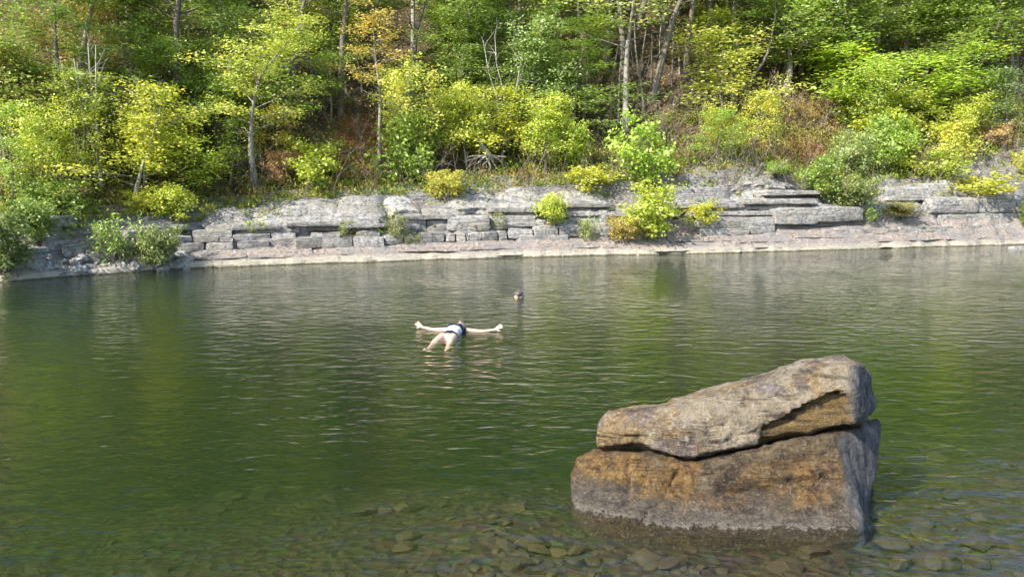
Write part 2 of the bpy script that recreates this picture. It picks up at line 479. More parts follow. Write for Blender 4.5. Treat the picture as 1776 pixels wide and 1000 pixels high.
def mat_water():
    nt = NT("river_water")
    p = pos(nt)
    big = nt.noise(nt.mapping(p, (0.6, 0.9, 1)), 0.7, 2, 0.5, 0.3)
    a = nt.noise(nt.mapping(p, (0.70, 1.25, 1), (0, 0, R(7))), 3.6, 2, 0.5, 0.5)
    b = nt.noise(nt.mapping(p, (0.75, 1.2, 1), (0, 0, R(-14))), 8.5, 3, 0.55, 0.4)
    calm = nt.ramp(nt.noise(p, 0.16, 3), [(0.40, 0.60), (0.58, 1.0)])
    h = nt.math('ADD', nt.math('MULTIPLY', a, 0.85), nt.math('MULTIPLY', b, 0.30))
    h = nt.math('ADD', nt.math('MULTIPLY', h, calm), nt.math('MULTIPLY', big, 0.5))
    for (cx_, cy_) in (at_z(779, 583, 0.0)[:2], at_z(899, 514, 0.0)[:2]):
        vd = nt.n("ShaderNodeVectorMath", operation='DISTANCE'); nt.l(p, vd.inputs[0]); vd.inputs[1].default_value = (cx_, cy_, 0)
        d_ = nt.math('ADD', vd.outputs["Value"], nt.math('MULTIPLY', a, 0.25))
        rg_ = nt.math('MULTIPLY', nt.math('SINE', nt.math('MULTIPLY', d_, 17.0)), nt.ramp(nt.math('MULTIPLY', vd.outputs["Value"], 0.25), [(0.05, 0.05), (0.25, 0.03), (0.6, 0.0)]))
        h = nt.math('ADD', h, rg_)
    nrm = nt.bump(h, 1.0, 0.036)
    fr = nt.n("ShaderNodeFresnel"); bf = nt.n("ShaderNodeNewGeometry").outputs["Backfacing"]
    ior = nt.math('ADD', nt.math('MULTIPLY', bf, 1 / 1.45 - 1.45), 1.45)      # light passes straight through, so the same Fresnel law from below
    nt.l(ior, fr.inputs["IOR"]); nt.l(nrm, fr.inputs["Normal"])
    tr = nt.n("ShaderNodeBsdfTransparent"); tr.inputs[0].default_value = (0.97, 0.99, 0.96, 1)
    gl = nt.n("ShaderNodeBsdfGlossy"); gl.inputs["Roughness"].default_value = 0.012; nt.l(nrm, gl.inputs["Normal"])
    gl.inputs["Color"].default_value = (1, 1, 1, 1)
    mx = nt.n("ShaderNodeMixShader")
    nt.l(fr.outputs[0], mx.inputs[0]); nt.l(tr.outputs[0], mx.inputs[1]); nt.l(gl.outputs[0], mx.inputs[2])
    nt.l(mx.outputs[0], nt.out.inputs[0])
    ab = nt.n("ShaderNodeVolumeAbsorption"); ab.inputs["Color"].default_value = (0.55, 0.70, 0.51, 1); ab.inputs["Density"].default_value = 1.15
    scat = nt.n("ShaderNodeVolumeScatter"); scat.inputs["Color"].default_value = (0.44, 0.65, 0.41, 1); scat.inputs["Density"].default_value = 0.040
    ad = nt.n("ShaderNodeAddShader"); nt.l(ab.outputs[0], ad.inputs[0]); nt.l(scat.outputs[0], ad.inputs[1])
    nt.l(ad.outputs[0], nt.out.inputs["Volume"])
    return nt.m
def mat_plain(name, color, rough=0.6, var=0.15, scale=20, sss=False):
    nt = NT(name)
    n = nt.noise(objco(nt), scale, 4)
    c = nt.mix(n, tuple(x * (1 - var) for x in color), tuple(min(1, x * (1 + var)) for x in color))
    q = nt.principled(c, rough, nt.bump(n, 0.15, 0.01), 0.4)
    if sss:
        q.inputs["Subsurface Weight"].default_value = 0.1
        q.inputs["Subsurface Radius"].default_value = (0.02, 0.008, 0.004)
    return nt.m

M_LEAF = mat_leaf()
M_COVER = mat_cover()
M_BARK_PALE = mat_bark("pale_bark", (0.42, 0.39, 0.34), (0.24, 0.22, 0.19))
M_BARK = mat_bark("grey_brown_bark", (0.27, 0.235, 0.20), (0.13, 0.11, 0.09))
M_DEAD = mat_bark("bleached_deadwood", (0.52, 0.49, 0.45), (0.30, 0.28, 0.25))
M_LIME = mat_limestone()
M_BANK = mat_bank()
M_HILL = mat_hill()
M_BED = mat_bed()
M_STONE = mat_stone()
M_WATER = mat_water()

# ------------------------------------------------------------------ the large structure: river bed, water, far bank, hillside
def grid_mesh(name, xs, ys, zfun, mat, smooth=True):
    Xg, Yg = np.meshgrid(xs, ys)
    V = np.stack(zfun(Xg, Yg), -1).reshape(-1, 3)
    nx, ny = len(xs), len(ys)
    i = np.arange(nx - 1)[None, :] + nx * np.arange(ny - 1)[:, None]
    F = np.stack([i, i + 1, i + nx + 1, i + nx], -1).reshape(-1, 4)
    return mesh_from(name, V, F, mat, smooth), Xg, Yg

bx = np.concatenate([np.arange(-60, -10, 2.0), np.arange(-10, 12, 0.2), np.arange(12, 90, 2.0)])
by = np.concatenate([np.arange(-30, 2, 1.0), np.arange(2, 14, 0.15), np.arange(14, 60, 1.5)])
me, _, _ = grid_mesh("river_bed", bx, by, lambda X, Y: (X, Y, bed(X, Y)), M_BED)
river_bed = tag(mesh_obj("river_bed", me), "silty brown river bed under the clear green water", None, None, "structure")

wv = [(-59, 2.2, 0), (88, 2.2, 0), (88, 58, 0), (-59, 58, 0), (-59, 2.2, -6), (88, 2.2, -6), (88, 58, -6), (-59, 58, -6)]
wf = [(0, 1, 2, 3), (7, 6, 5, 4), (0, 4, 5, 1), (1, 5, 6, 2), (2, 6, 7, 3), (3, 7, 4, 0)]
water = tag(mesh_obj("water", mesh_from("water", wv, wf, M_WATER)), "rippled green river water reflecting the wooded bank", None, None, "structure")

xs = np.concatenate([np.arange(-60, -20, 1.5), np.arange(-20, 30, 0.12), np.arange(30, 90, 1.5)])
ts = np.concatenate([np.arange(-4, -0.4, 0.4), np.arange(-0.4, 3.6, 0.055), np.arange(3.6, 4.21, 0.15)])
ts[-1] = 4.2
def bankz(X, t):
    # ragged little setbacks in plan so that risers are not straight
    Yq = Yb(X) + t
    return X, Yq, H(X, t)
me, Xg, Tg = grid_mesh("rock_bank", xs, ts, bankz, M_BANK)
o = np.zeros(Xg.size)
gn = fbm(np.stack([Xg.ravel() * 0.5, Tg.ravel() * 0.8, o], -1), 3, 44)
point_attr(me, "grey", np.clip((Tg.ravel() - 1.0 + gn * 0.35) / 0.18, 0, 1))
me.set_sharp_from_angle(angle=R(42))
rock_bank = tag(mesh_obj("rock_bank", me), "layered rock shore with a pinkish shelf at the water and grey ledges", None, None, "structure")

ts2 = np.concatenate([[4.2], np.arange(4.35, 14, 0.25), np.arange(14, 36, 0.6), np.arange(36, 110, 2.0)])
xs2 = np.concatenate([np.arange(-60, -22, 1.5), np.arange(-22, 34, 0.28), np.arange(34, 90, 1.5)])
me, Xg, Tg = grid_mesh("hillside", xs2, ts2, bankz, M_HILL)
hv = np.stack([Xg.ravel(), (Yb(Xg) + Tg).ravel()], -1)
clay = np.zeros(len(hv))
for px, py, r in ((612, 216, 0.95), (590, 262, 1.1), (640, 250, 0.8), (560, 295, 0.9), (905, 300, 0.7), (1400, 262, 1.1), (1345, 268, 0.8), (1765, 60, 2.0), (1710, 240, 0.7)):
    c = hit(px, py)
    d = np.hypot(hv[:, 0] - c[0], hv[:, 1] - c[1])
    clay = np.maximum(clay, np.clip(1.4 - d / r, 0, 1))
cn = fbm(np.stack([hv[:, 0] * 1.3, hv[:, 1] * 1.3, hv[:, 0] * 0], -1), 3, 61)
point_attr(me, "clay", np.clip(clay + cn * 0.8 * (clay > 0), 0, 1))
hillside = tag(mesh_obj("hillside", me), "steep slope covered in brown leaf litter with bare red clay", None, None, "structure")

# ------------------------------------------------------------------ rock pieces
def box_grid(nx, ny, nz):
    idx = {}; V = []; F = []
    def vid(i, j, k):
        q = (i, j, k)
        if q not in idx:
            idx[q] = len(V); V.append((2 * i / nx - 1, 2 * j / ny - 1, 2 * k / nz - 1))
        return idx[q]
    for i in range(nx):
        for j in range(ny):
            F.append((vid(i, j, nz), vid(i + 1, j, nz), vid(i + 1, j + 1, nz), vid(i, j + 1, nz)))
            F.append((vid(i, j + 1, 0), vid(i + 1, j + 1, 0), vid(i + 1, j, 0), vid(i, j, 0)))
    for i in range(nx):
        for k in range(nz):
            F.append((vid(i, 0, k), vid(i + 1, 0, k), vid(i + 1, 0, k + 1), vid(i, 0, k + 1)))
            F.append((vid(i, ny, k + 1), vid(i + 1, ny, k + 1), vid(i + 1, ny, k), vid(i, ny, k)))
    for j in range(ny):
        for k in range(nz):
            F.append((vid(nx, j, k), vid(nx, j + 1, k), vid(nx, j + 1, k + 1), vid(nx, j, k + 1)))
            F.append((vid(0, j, k + 1), vid(0, j + 1, k + 1), vid(0, j + 1, k), vid(0, j, k)))
    return np.array(V, float), F
def rock_mesh(name, L, D, Hh, seed, cell=0.22, rnd=0.3, amp=0.06, strata=0.0, dome=0.0, mat=None, sharp=38):
    """a weathered block L long, D deep, Hh high, origin at the middle of its base front"""
    n = [int(np.clip(round(q / cell), 2, 40)) for q in (L, D, Hh)]
    V, F = box_grid(*n)
    half = np.array([L, D, Hh]) / 2
    r = rnd * min(half)
    q = V * half
    core = np.clip(q, -(half - r), half - r)
    dv = q - core
    ln = np.linalg.norm(dv, axis=1, keepdims=True)
    p = core + np.where(ln > 1e-6, dv / np.maximum(ln, 1e-6) * np.minimum(ln, r), 0)
    s = seed * 7.31
    nrm = p / half; nrm /= np.linalg.norm(nrm, axis=1, keepdims=True) + 1e-9
    d = fbm(p * 1.1 / max(0.5, min(L, 2.5)) * 1.6 + s, 4, seed) * amp * 1.6 + fbm(p * 4.5 + s, 3, seed + 5) * amp * 0.6
    p = p + nrm * d[:, None]
    if strata > 0:
        lv = np.floor((p[:, 2] + fbm(p * 0.8 + s, 2, seed) * 0.22) / 0.27)
        off = (_hash(lv, lv * 0 + seed, lv * 0, 3) - 0.5) * strata
        p[:, 1] += off * np.where(p[:, 1] < 0, 1, 0.3)
        p[:, 0] += off * np.sign(p[:, 0]) * 0.5
    if dome > 0:
        u = (p[:, 0] / half[0])
        top = (p[:, 2] + half[2]) / (2 * half[2])
        p[:, 2] -= dome * Hh * np.clip(top, 0, 1) * (u ** 2) * 0.8
        p[:, 1] += np.clip(top, 0, 1) ** 1.2 * D * 0.62 * (1 - (V[:, 1] + 1) / 2)
    p[:, 1] += half[1]; p[:, 2] += half[2]
    return mesh_from(name, p, F, mat or M_LIME, True, sharp)

def bank_block(name, x0, x1, y0, y1, t, depth, seed, parent=rock_bank, **kw):
    """a block of the far bank that fills the pixels x0..x1, y0..y1 of the photograph with its front face"""
    a, b = P(x0, y1, t), P(x1, y1, t)
    m0, m1 = P((x0 + x1) / 2, y0, t), P((x0 + x1) / 2, y1, t)
    L = math.hypot(b[0] - a[0], b[1] - a[1])
    me = rock_mesh(name, L, depth, max(0.08, m0[2] - m1[2]), seed, **kw)
    ob = mesh_obj(name, me, parent)
    c = (a + b) / 2
    ob.location = (c[0], c[1], m1[2])
    tilt = -math.atan2(b[2] - a[2], L) * 0.0
    ob.rotation_euler = (0, tilt, math.atan2(b[1] - a[1], b[0] - a[0]))
    return ob

# the regular courses of split blocks just above the pink shelf
_blocks = [
    (300, 335, 410, 421, 1.05), (335, 381, 411, 421, 1.05), (381, 404, 411, 421, 1.1), (334, 402, 400, 411, 1.25), (308, 356, 421, 439, .85), (358, 405, 421, 436, .85),
    (412, 468, 418, 434, .95), (404, 470, 406, 419, 1.2), (470, 514, 404, 418, 1.25),
    (514, 559, 412, 431, .85), (557, 613, 413, 433, .85), (614, 668, 411, 433, .85), (540, 590, 403, 413, 1.15), (618, 660, 401, 412, 1.15), (668, 700, 408, 424, 1.0),
    (640, 668, 432, 441, .7), (664, 692, 427, 437, .72), (700, 728, 408, 422, 1.0),
    (729, 771, 404, 421, .9), (772, 790, 405, 420, .92), (791, 808, 405, 420, .95), (809, 814, 407, 420, 1.0), (815, 836, 403, 419, .95), (838, 865, 401, 418, .9), (866, 880, 400, 418, .88), (881, 926, 396, 414, .9),
    (927, 969, 392, 410, .9), (970, 1010, 389, 411, .9), (1040, 1080, 386, 408, .95), (900, 985, 408, 417, .75), (985, 1055, 376, 390, 1.25), (930, 985, 380, 392, 1.3),
    (775, 850, 374, 402, 1.15), (690, 740, 380, 406, 1.3), (740, 778, 382, 404, 1.3), (850, 930, 374, 397, 1.35),
    (455, 520, 385, 404, 1.5), (404, 460, 388, 406, 1.5), (590, 660, 378, 402, 1.35),
    (60, 130, 402, 418, 1.7), (80, 180, 415, 432, 1.3), (110, 170, 425, 445, 1.0), (150, 200, 433, 455, .7), (20, 90, 430, 452, 1.0), (220, 300, 398, 412, 1.5), (240, 310, 410, 425, 1.2), (50, 110, 380, 404, 2.2), (100, 140, 374, 394, 2.3),
    (1345, 1420, 361, 389, .75), (1418, 1500, 359, 385, .72), (1210, 1346, 376, 397, .85), (1215, 1300, 396, 408, .75), (1300, 1345, 392, 405, .8),
    (1615, 1700, 343, 371, 1.0), (1698, 1790, 338, 369, 1.0), (1530, 1620, 325, 352, 1.8), (1600, 1700, 318, 345, 1.9), (1690, 1790, 322, 342, 1.8), (1500, 1600, 352, 375, 1.2),
    (1430, 1560, 398, 409, .62), (1560, 1690, 392, 404, .66), (1690, 1800, 388, 402, .66), (1500, 1630, 384, 394, .95), (1630, 1790, 371, 388, .92),
]
for i, (x0, x1, y0, y1, t) in enumerate(_blocks):
    dp = 0.55 + 0.5 * ((i * 37) % 10) / 10 + (0.5 if x1 - x0 > 70 else 0)
    bank_block("slab", x0, x1, y0, y1, t, dp, 100 + i, cell=0.16, rnd=0.42 if i % 3 else 0.26, amp=0.045)
_plates = [(330, 430, 440, 450, .40), (430, 545, 436, 447, .42), (520, 600, 446, 456, .12), (560, 690, 434, 443, .45), (690, 800, 427, 438, .42), (800, 905, 424, 434, .42), (640, 740, 440, 450, .15), (900, 1000, 418, 430, .45), (980, 1075, 420, 431, .35), (1080, 1180, 416, 427, .40),
    (1160, 1270, 410, 420, .5), (1260, 1380, 411, 421, .42), (1380, 1470, 404, 414, .5), (1440, 1560, 412, 421, .3), (1300, 1400, 421, 431, .12), (1560, 1680, 407, 417, .3), (1660, 1790, 404, 414, .3), (860, 960, 434, 443, .14), (1100, 1220, 428, 437, .1), (1500, 1600, 420, 430, .1)]
for i, (x0, x1, y0, y1, t) in enumerate(_plates):
    bank_block("shelf_plate", x0, x1, y0 - 5, y1 - 1, t - .08, 0.8, 500 + i, cell=0.14, rnd=0.5, amp=0.05, mat=M_BANK, dome=.15)
# the big weathered masses above them
_mass = [
    (492, 600, 345, 402, 1.5, 1.8, .4, .05), (585, 665, 343, 396, 1.6, 1.6, .45, .06), (362, 440, 366, 404, 1.6, 1.4, .5, .05), (688, 735, 338, 382, 1.8, 1.2, .3, .1),
    (735, 800, 350, 384, 1.9, 1.3, .3, .1), (795, 880, 327, 378, 1.8, 1.7, .35, .12), (870, 960, 328, 382, 1.75, 1.7, .3, .12), (955, 1062, 328, 382, 1.7, 1.6, .25, .16),
    (1170, 1300, 292, 385, 1.5, 2.4, .45, .16), (1285, 1415, 290, 380, 1.5, 2.4, .5, .18), (1395, 1440, 335, 372, 1.6, 1.2, .4, .1), (1685, 1830, 250, 345, 2.4, 2.6, .45, .2),
    (1520, 1640, 305, 335, 2.6, 1.4, .3, .12), (1060, 1180, 325, 395, 1.9, 1.6, .3, .12), (250, 330, 372, 402, 2.0, 1.3, .4, .08), (440, 500, 366, 392, 2.0, 1.2, .4, .08),
]
for i, (x0, x1, y0, y1, t, dp, dm, stt) in enumerate(_mass):
    ex = (x1 - x0) * .12
    bank_block("rock_mass", x0 - ex, x1 + ex, y0, y1, t - .25, dp + .3, 300 + i, cell=0.12, rnd=0.7, amp=0.13, strata=stt * 1.6 + .1, dome=dm * .8, sharp=34)
_thin = [(495, 600, 384, 393, 1.2), (590, 668, 388, 396, 1.15), (690, 790, 372, 380, 1.3), (690, 730, 390, 398, 1.1), (850, 965, 360, 368, 1.45), (870, 930, 385, 392, 1.1), (960, 1062, 352, 360, 1.5), (960, 1040, 368, 375, 1.3), (1180, 1300, 352, 361, 1.2), (1290, 1420, 345, 354, 1.25), (1200, 1345, 366, 375, 1.0), (400, 490, 392, 400, 1.35), (250, 330, 392, 399, 1.5), (1060, 1180, 366, 376, 1.4), (1540, 1640, 340, 348, 1.6), (1640, 1780, 312, 322, 2.0), (1700, 1790, 296, 306, 2.3), (1330, 1425, 330, 338, 1.5)]
for i, (x0, x1, y0, y1, t) in enumerate(_thin):
    bank_block("thin_slab", x0, x1, y0, y1, t, 0.9, 700 + i, cell=0.13, rnd=0.55, amp=0.05, sharp=34)

# loose rocks tumbled at the left of the shore and a few on the slope
def loose_rock(px, py, w, h, seed, label, parent=None, mat=None, base=None):
    c = at_z(px, py, 0.0) if base is None else base
    me = rock_mesh("loose_rock", w, w * 0.75, h, seed, cell=max(0.05, w / 9), rnd=0.85, amp=0.22 * w, dome=.5, mat=mat, sharp=30)
    ob = mesh_obj("loose_rock" if label else "stone", me, parent)
    ob.location = (c[0], c[1], c[2] - 0.06)
    ob.rotation_euler = (R((seed * 13) % 16 - 8), R((seed * 29) % 30 - 15), R((seed * 47) % 60 - 30))
    if label: tag(ob, label, "rock", "loose rocks")
    return ob
M_PALE = mat_plain("pale_stone", (0.42, 0.39, 0.35), 0.85, 0.35, 9)
loose_rock(194, 474, 0.62, 0.34, 3, "pale slanting rock at the water edge below the olive bush", mat=M_PALE)
loose_rock(233, 470, 0.50, 0.42, 8, "upright pale rock at the shore just right of the slanting one", mat=M_PALE)
loose_rock(1018, 280, 0.36, 0.3, 12, "small white rock lying in the dark hollow on the slope", mat=M_PALE, base=hit(1018, 279))
loose_rock(606, 300, 0.34, 0.4, 14, "dark grey rock at the foot of the red clay slope", base=hit(606, 298))
loose_rock(1770, 430, 0.55, 0.16, 16, "flat pale rock in the water at the far right shore")
rs = random.Random(4)
for i in range(46):
    px = rs.uniform(30, 330); py = rs.uniform(452, 482)
    base = hit(px, min(py, 478 - px * 0.045))
    loose_rock(px, py, rs.uniform(.18, .62), rs.uniform(.12, .34), 30 + i, None, rock_bank, base=base)
for i in range(50):
    px = rs.uniform(420, 1740); py = np.interp(px, [q[0] for q in _lt], [q[1] for q in _lt]) + rs.uniform(-6, 40)
    loose_rock(px, py, rs.uniform(.12, .4), rs.uniform(.08, .22), 90 + i, None, rock_bank, base=hit(px, py))

for i in range(90):
    px = rs.uniform(300, 1770)
    wl_ = np.interp(px, [q[0] for q in _wl], [q[1] for q in _wl])
    py = wl_ + (rs.uniform(-3, 1) if i % 2 else rs.uniform(-30, -4))
    loose_rock(px, py, rs.uniform(.10, .34), rs.uniform(.05, .16), 150 + i, None, rock_bank, mat=M_BANK if i % 3 else M_LIME, base=hit(px, min(py, wl_ - 1)))

# ------------------------------------------------------------------ the split boulder in the foreground
def poly(pts, u):
    pts = np.asarray(pts, float)
    d = np.concatenate([[0], np.cumsum(np.abs(np.diff(pts[:, 0])) + 1e-6)]); d /= d[-1]
    return np.stack([np.interp(u, d, pts[:, k]) for k in range(pts.shape[1])], -1)
def smooth1(a, n=3):
    for _ in range(n):
        b = a.copy(); b[1:-1] = (a[:-2] + 2 * a[1:-1] + a[2:]) / 4; a = b
    return a
def loft(rails, nu, nring, end0=0.05, round_end=True):
    """rails: closed loop of polylines (arrays nu x 3); returns verts (nu+caps) and quads"""
    K = len(rails)
    rails = np.stack(rails, 1)                       # nu x K x 3
    loop = np.concatenate([rails, rails[:, :1]], 1)
    seg = np.linalg.norm(np.diff(loop, axis=1), axis=2).mean(0)
    cum = np.concatenate([[0], np.cumsum(seg)]); cum /= cum[-1]
    s = np.arange(nring) / nring
    ring = np.empty((nu, nring, 3))
    for i in range(nu):
        for k in range(3):
            ring[i, :, k] = np.interp(s, cum, loop[i, :, k])
    for _ in range(2):                               # soften the corners of the ring
        ring = (np.roll(ring, 1, 1) + 2 * ring + np.roll(ring, -1, 1)) / 4
    rings = [ring[i] for i in range(nu)]
    c0 = rings[0].mean(0); c1 = rings[-1].mean(0)
    pre = [c0 + (rings[0] - c0) * f + (rings[0].mean(0) - rings[1].mean(0)) * g for f, g in ((0.02, 3.2), (0.3, 3.0), (0.55, 2.5), (0.75, 1.8), (0.9, 1.0))]
    ow = rings[-1].mean(0) - rings[-6].mean(0); ow /= np.linalg.norm(ow)
    post = [c1 + (rings[-1] - c1) * f + ow * g for f, g in ((0.985, .018), (0.955, .036), (0.91, .052), (0.85, .064), (0.77, .074), (0.66, .082), (0.52, .088), (0.38, .092), (0.22, .095), (0.1, .096), (0.01, .096))]
    allr = np.array(pre + rings + post)
    n = len(allr)
    V = allr.reshape(-1, 3)
    F = []
    for i in range(n - 1):
        for j in range(nring):
            j2 = (j + 1) % nring
            F.append((i * nring + j, (i + 1) * nring + j, (i + 1) * nring + j2, i * nring + j2))
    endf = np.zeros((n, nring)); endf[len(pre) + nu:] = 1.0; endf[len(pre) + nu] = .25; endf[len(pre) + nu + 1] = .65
    return V, np.array(F), endf.ravel()
def vert_normals(V, F):
    fn = np.cross(V[F[:, 2]] - V[F[:, 0]], V[F[:, 3]] - V[F[:, 1]])
    N = np.zeros_like(V)
    for k in range(4): np.add.at(N, F[:, k], fn)
    return N / (np.linalg.norm(N, axis=1, keepdims=True) + 1e-12)
def proj(V):
    d = V - np.array([0, 0, CAM_H])
    dep = d[:, 1] * CP - d[:, 2] * SP
    upc = d[:, 1] * SP + d[:, 2] * CP
    return 888 + FPX * d[:, 0] / dep, 500 - FPX * upc / dep
NU = 150
U = np.linspace(0, 1, NU)
def rail(pts, n=4):
    """pts (px, py, depth) -> a smooth 3D polyline"""
    q = smooth1(poly(pts, U), n)
    return np.array([at_depth(*r) for r in q])
def waterline(pts, dz=0.0):
    q = smooth1(poly(pts, U), 4)
    return np.array([at_z(r[0], r[1], dz) for r in q])
boulder = empty("boulder", (2.0, 6.6, -0.5))
tag(boulder, "large split tan and rust boulder standing in the near shallow water", "boulder")
BO = np.array(boulder.location)

W = waterline([(1000, 881), (1050, 894), (1100, 904), (1200, 917), (1300, 919), (1400, 921), (1481, 915)])
Mr = rail([(988, 828, 6.75), (1050, 838, 6.55), (1140, 842, 6.40), (1250, 850, 6.30), (1350, 848, 6.24), (1458, 835, 6.26)])
T = rail([(1004, 791, 6.85), (1060, 786, 6.66), (1130, 785, 6.52), (1180, 800, 6.45), (1250, 791, 6.42), (1340, 771, 6.38), (1400, 760, 6.36), (1446, 755, 6.38)])
TB = rail([(1030, 778, 7.25), (1130, 770, 7.25), (1250, 762, 7.25), (1400, 742, 7.15), (1519, 724, 6.98)])
MB = TB + np.array([-0.04, 0.02, -0.40])
UB = TB + np.array([-0.22, -0.05, -1.35])
UF = W + np.array([0.04, -0.22, -0.42])
V, F, EF = loft([W, Mr, T, TB, MB, UB, UB * .5 + UF * .5 + np.array([0, 0, -.25]), UF, W * .72 + UF * .28 + np.array([0, 0, -.06])], NU, 120)
F = F[:, ::-1]
N = vert_normals(V, F)
if (N * (V - V.mean(0))).sum() < 0:
    F = F[:, ::-1]; N = -N
dsp = fbm(V * 1.7, 3, 71) * 0.035 + fbm(V * 5.5, 4, 72) * 0.026 + fbm(V * 18, 3, 73) * 0.008
lay = vnoise(np.stack([V[:, 0] * 0.6, V[:, 1] * 0.6, (V[:, 2] + 0.1 * V[:, 0]) * 8], -1), 74)
dsp = dsp + np.where(lay < -0.35, -0.02, 0.0) * (1 - EF)
ppx, ppy = proj(V)
def groove(x0, y0, x1, y1, w, dep):
    global dsp
    vx, vy = x1 - x0, y1 - y0
    L2 = vx * vx + vy * vy
    tt = np.clip(((ppx - x0) * vx + (ppy - y0) * vy) / L2, 0, 1)
    wob = fbm(V * 9, 2, 77) * 5
    d = np.hypot(ppx - x0 - tt * vx, ppy - y0 - tt * vy + wob)
    dsp = dsp - dep * np.exp(-(d / w) ** 2) * (N[:, 1] < 0.2)
def step(x0, y0, x1, y1, amt, fade=30.0):
    global dsp
    L_ = math.hypot(x1 - x0, y1 - y0); nx_, ny_ = -(y1 - y0) / L_, (x1 - x0) / L_
    al = ((ppx - x0) * (x1 - x0) + (ppy - y0) * (y1 - y0)) / L_
    d = (ppx - x0) * nx_ + (ppy - y0) * ny_ + fbm(V * 7, 3, 79) * 7
    w_ = np.clip((al + 12) / 12, 0, 1) * np.clip((L_ + 12 - al) / 12, 0, 1)
    dsp = dsp - amt * np.tanh(d / 2.5) * np.exp(-np.abs(d) / fade) * w_ * (N[:, 1] < 0.2)
step(1225, 852, 1455, 826, 0.028); step(1115, 905, 1178, 812, -0.03); step(1010, 868, 1180, 892, -0.02); step(1190, 880, 1470, 882, 0.018, 20)
step(1330, 800, 1450, 792, 0.018, 20)
groove(1180, 812, 1110, 905, 5, 0.06); groove(1250, 850, 1440, 825, 4, 0.045); groove(1095, 800, 1130, 800, 4, 0.03)
groove(1300, 905, 1480, 890, 4, 0.02); groove(1090, 790, 1085, 870, 4, 0.025)
chip = np.stack([fbm(V * 6 + k * 31, 4, 90 + k) for k in range(3)], -1) * 0.030
V2 = V + N * dsp[:, None] + chip
me = mesh_from("lower_block", V2 - BO, F, mat_boulder("rust_stained_sandstone", True), True, 40)
point_attr(me, "end_shade", EF)
lower = mesh_obj("lower_block", me, boulder)
lower["label"] = "rust stained lower half of the boulder"

B = rail([(1037, 775, 6.80), (1070, 770, 6.72), (1110, 769, 6.62), (1135, 778, 6.53), (1165, 789, 6.46), (1200, 791, 6.42), (1262, 776, 6.40), (1330, 760, 6.40), (1400, 750, 6.38), (1474, 742, 6.40)], 2)
Fm = rail([(1036, 752, 6.80), (1085, 745, 6.66), (1165, 745, 6.48), (1262, 728, 6.46), (1380, 700, 6.46), (1470, 685, 6.44)])
Ft = rail([(1042, 724, 6.90), (1100, 716, 6.78), (1180, 705, 6.66), (1280, 680, 6.62), (1390, 650, 6.62), (1466, 637, 6.58)])
Rg = rail([(1054, 711, 7.05), (1090, 706, 7.05), (1150, 697, 7.05), (1196, 680, 7.05), (1240, 663, 7.05), (1330, 648, 7.05), (1385, 627, 7.0), (1430, 614, 6.95), (1462, 613, 6.88), (1482, 622, 6.80)])
Kb = rail([(1060, 722, 7.4), (1200, 700, 7.4), (1350, 672, 7.4), (1450, 650, 7.3), (1502, 655, 7.15)])
Qb = rail([(1070, 760, 7.3), (1200, 760, 7.3), (1350, 740, 7.25), (1508, 705, 7.1)])
Qc = rail([(1060, 792, 7.0), (1110, 790, 6.95), (1200, 796, 6.85), (1350, 768, 6.75), (1494, 736, 6.72)])
V, F, EF = loft([B, Fm, Ft, Rg, Kb, Qb, Qc], NU, 96)
F = F[:, ::-1]
N = vert_normals(V, F)
if (N * (V - V.mean(0))).sum() < 0:
    F = F[:, ::-1]; N = -N
ppx, ppy = proj(V)
dsp = fbm(V * 1.7, 3, 81) * 0.03 + fbm(V * 5.5, 4, 82) * 0.022 + fbm(V * 18, 3, 83) * 0.007
groove(1080, 760, 1125, 760, 5, 0.03); groove(1235, 770, 1330, 742, 4, 0.03); groove(1180, 705, 1240, 668, 6, 0.02); groove(1300, 690, 1340, 660, 5, 0.015)
# the broken pocket in its right front
lip = np.interp(ppx, [1305, 1330, 1370, 1400, 1430, 1458, 1476], [770, 736, 716, 697, 684, 676, 690]) + fbm(V * 14, 2, 86) * 5
inside = (ppy > lip) & (ppx > 1312) & (N[:, 1] < 0.25) & (EF < 0.5)
dep = np.where(inside, np.clip((ppy - lip) / 10, 0, 1) * 0.11, 0)
led = np.interp(ppx, [1330, 1475], [752, 712]) + fbm(V * 10, 2, 88) * 4
dep = dep - np.where(inside & (ppy > led), 0.055, 0)
dep = dep * np.clip((ppx - 1312) / 25, 0, 1) * np.clip((1478 - ppx) / 6, 0.3, 1)
chip = np.stack([fbm(V * 6 + k * 31, 4, 90 + k) for k in range(3)], -1) * 0.030
V2 = V + N * dsp[:, None] + chip
V2[:, 1] += dep
me = mesh_from("upper_slab", V2 - BO, F, mat_boulder("tan_sandstone", False), True, 40)
point_attr(me, "end_shade", EF)
point_attr(me, "fresh", np.clip(inside * 1.0, 0, 1))
upper = mesh_obj("upper_slab", me, boulder)
upper["label"] = "tan upper slab of the boulder above a dark crack"

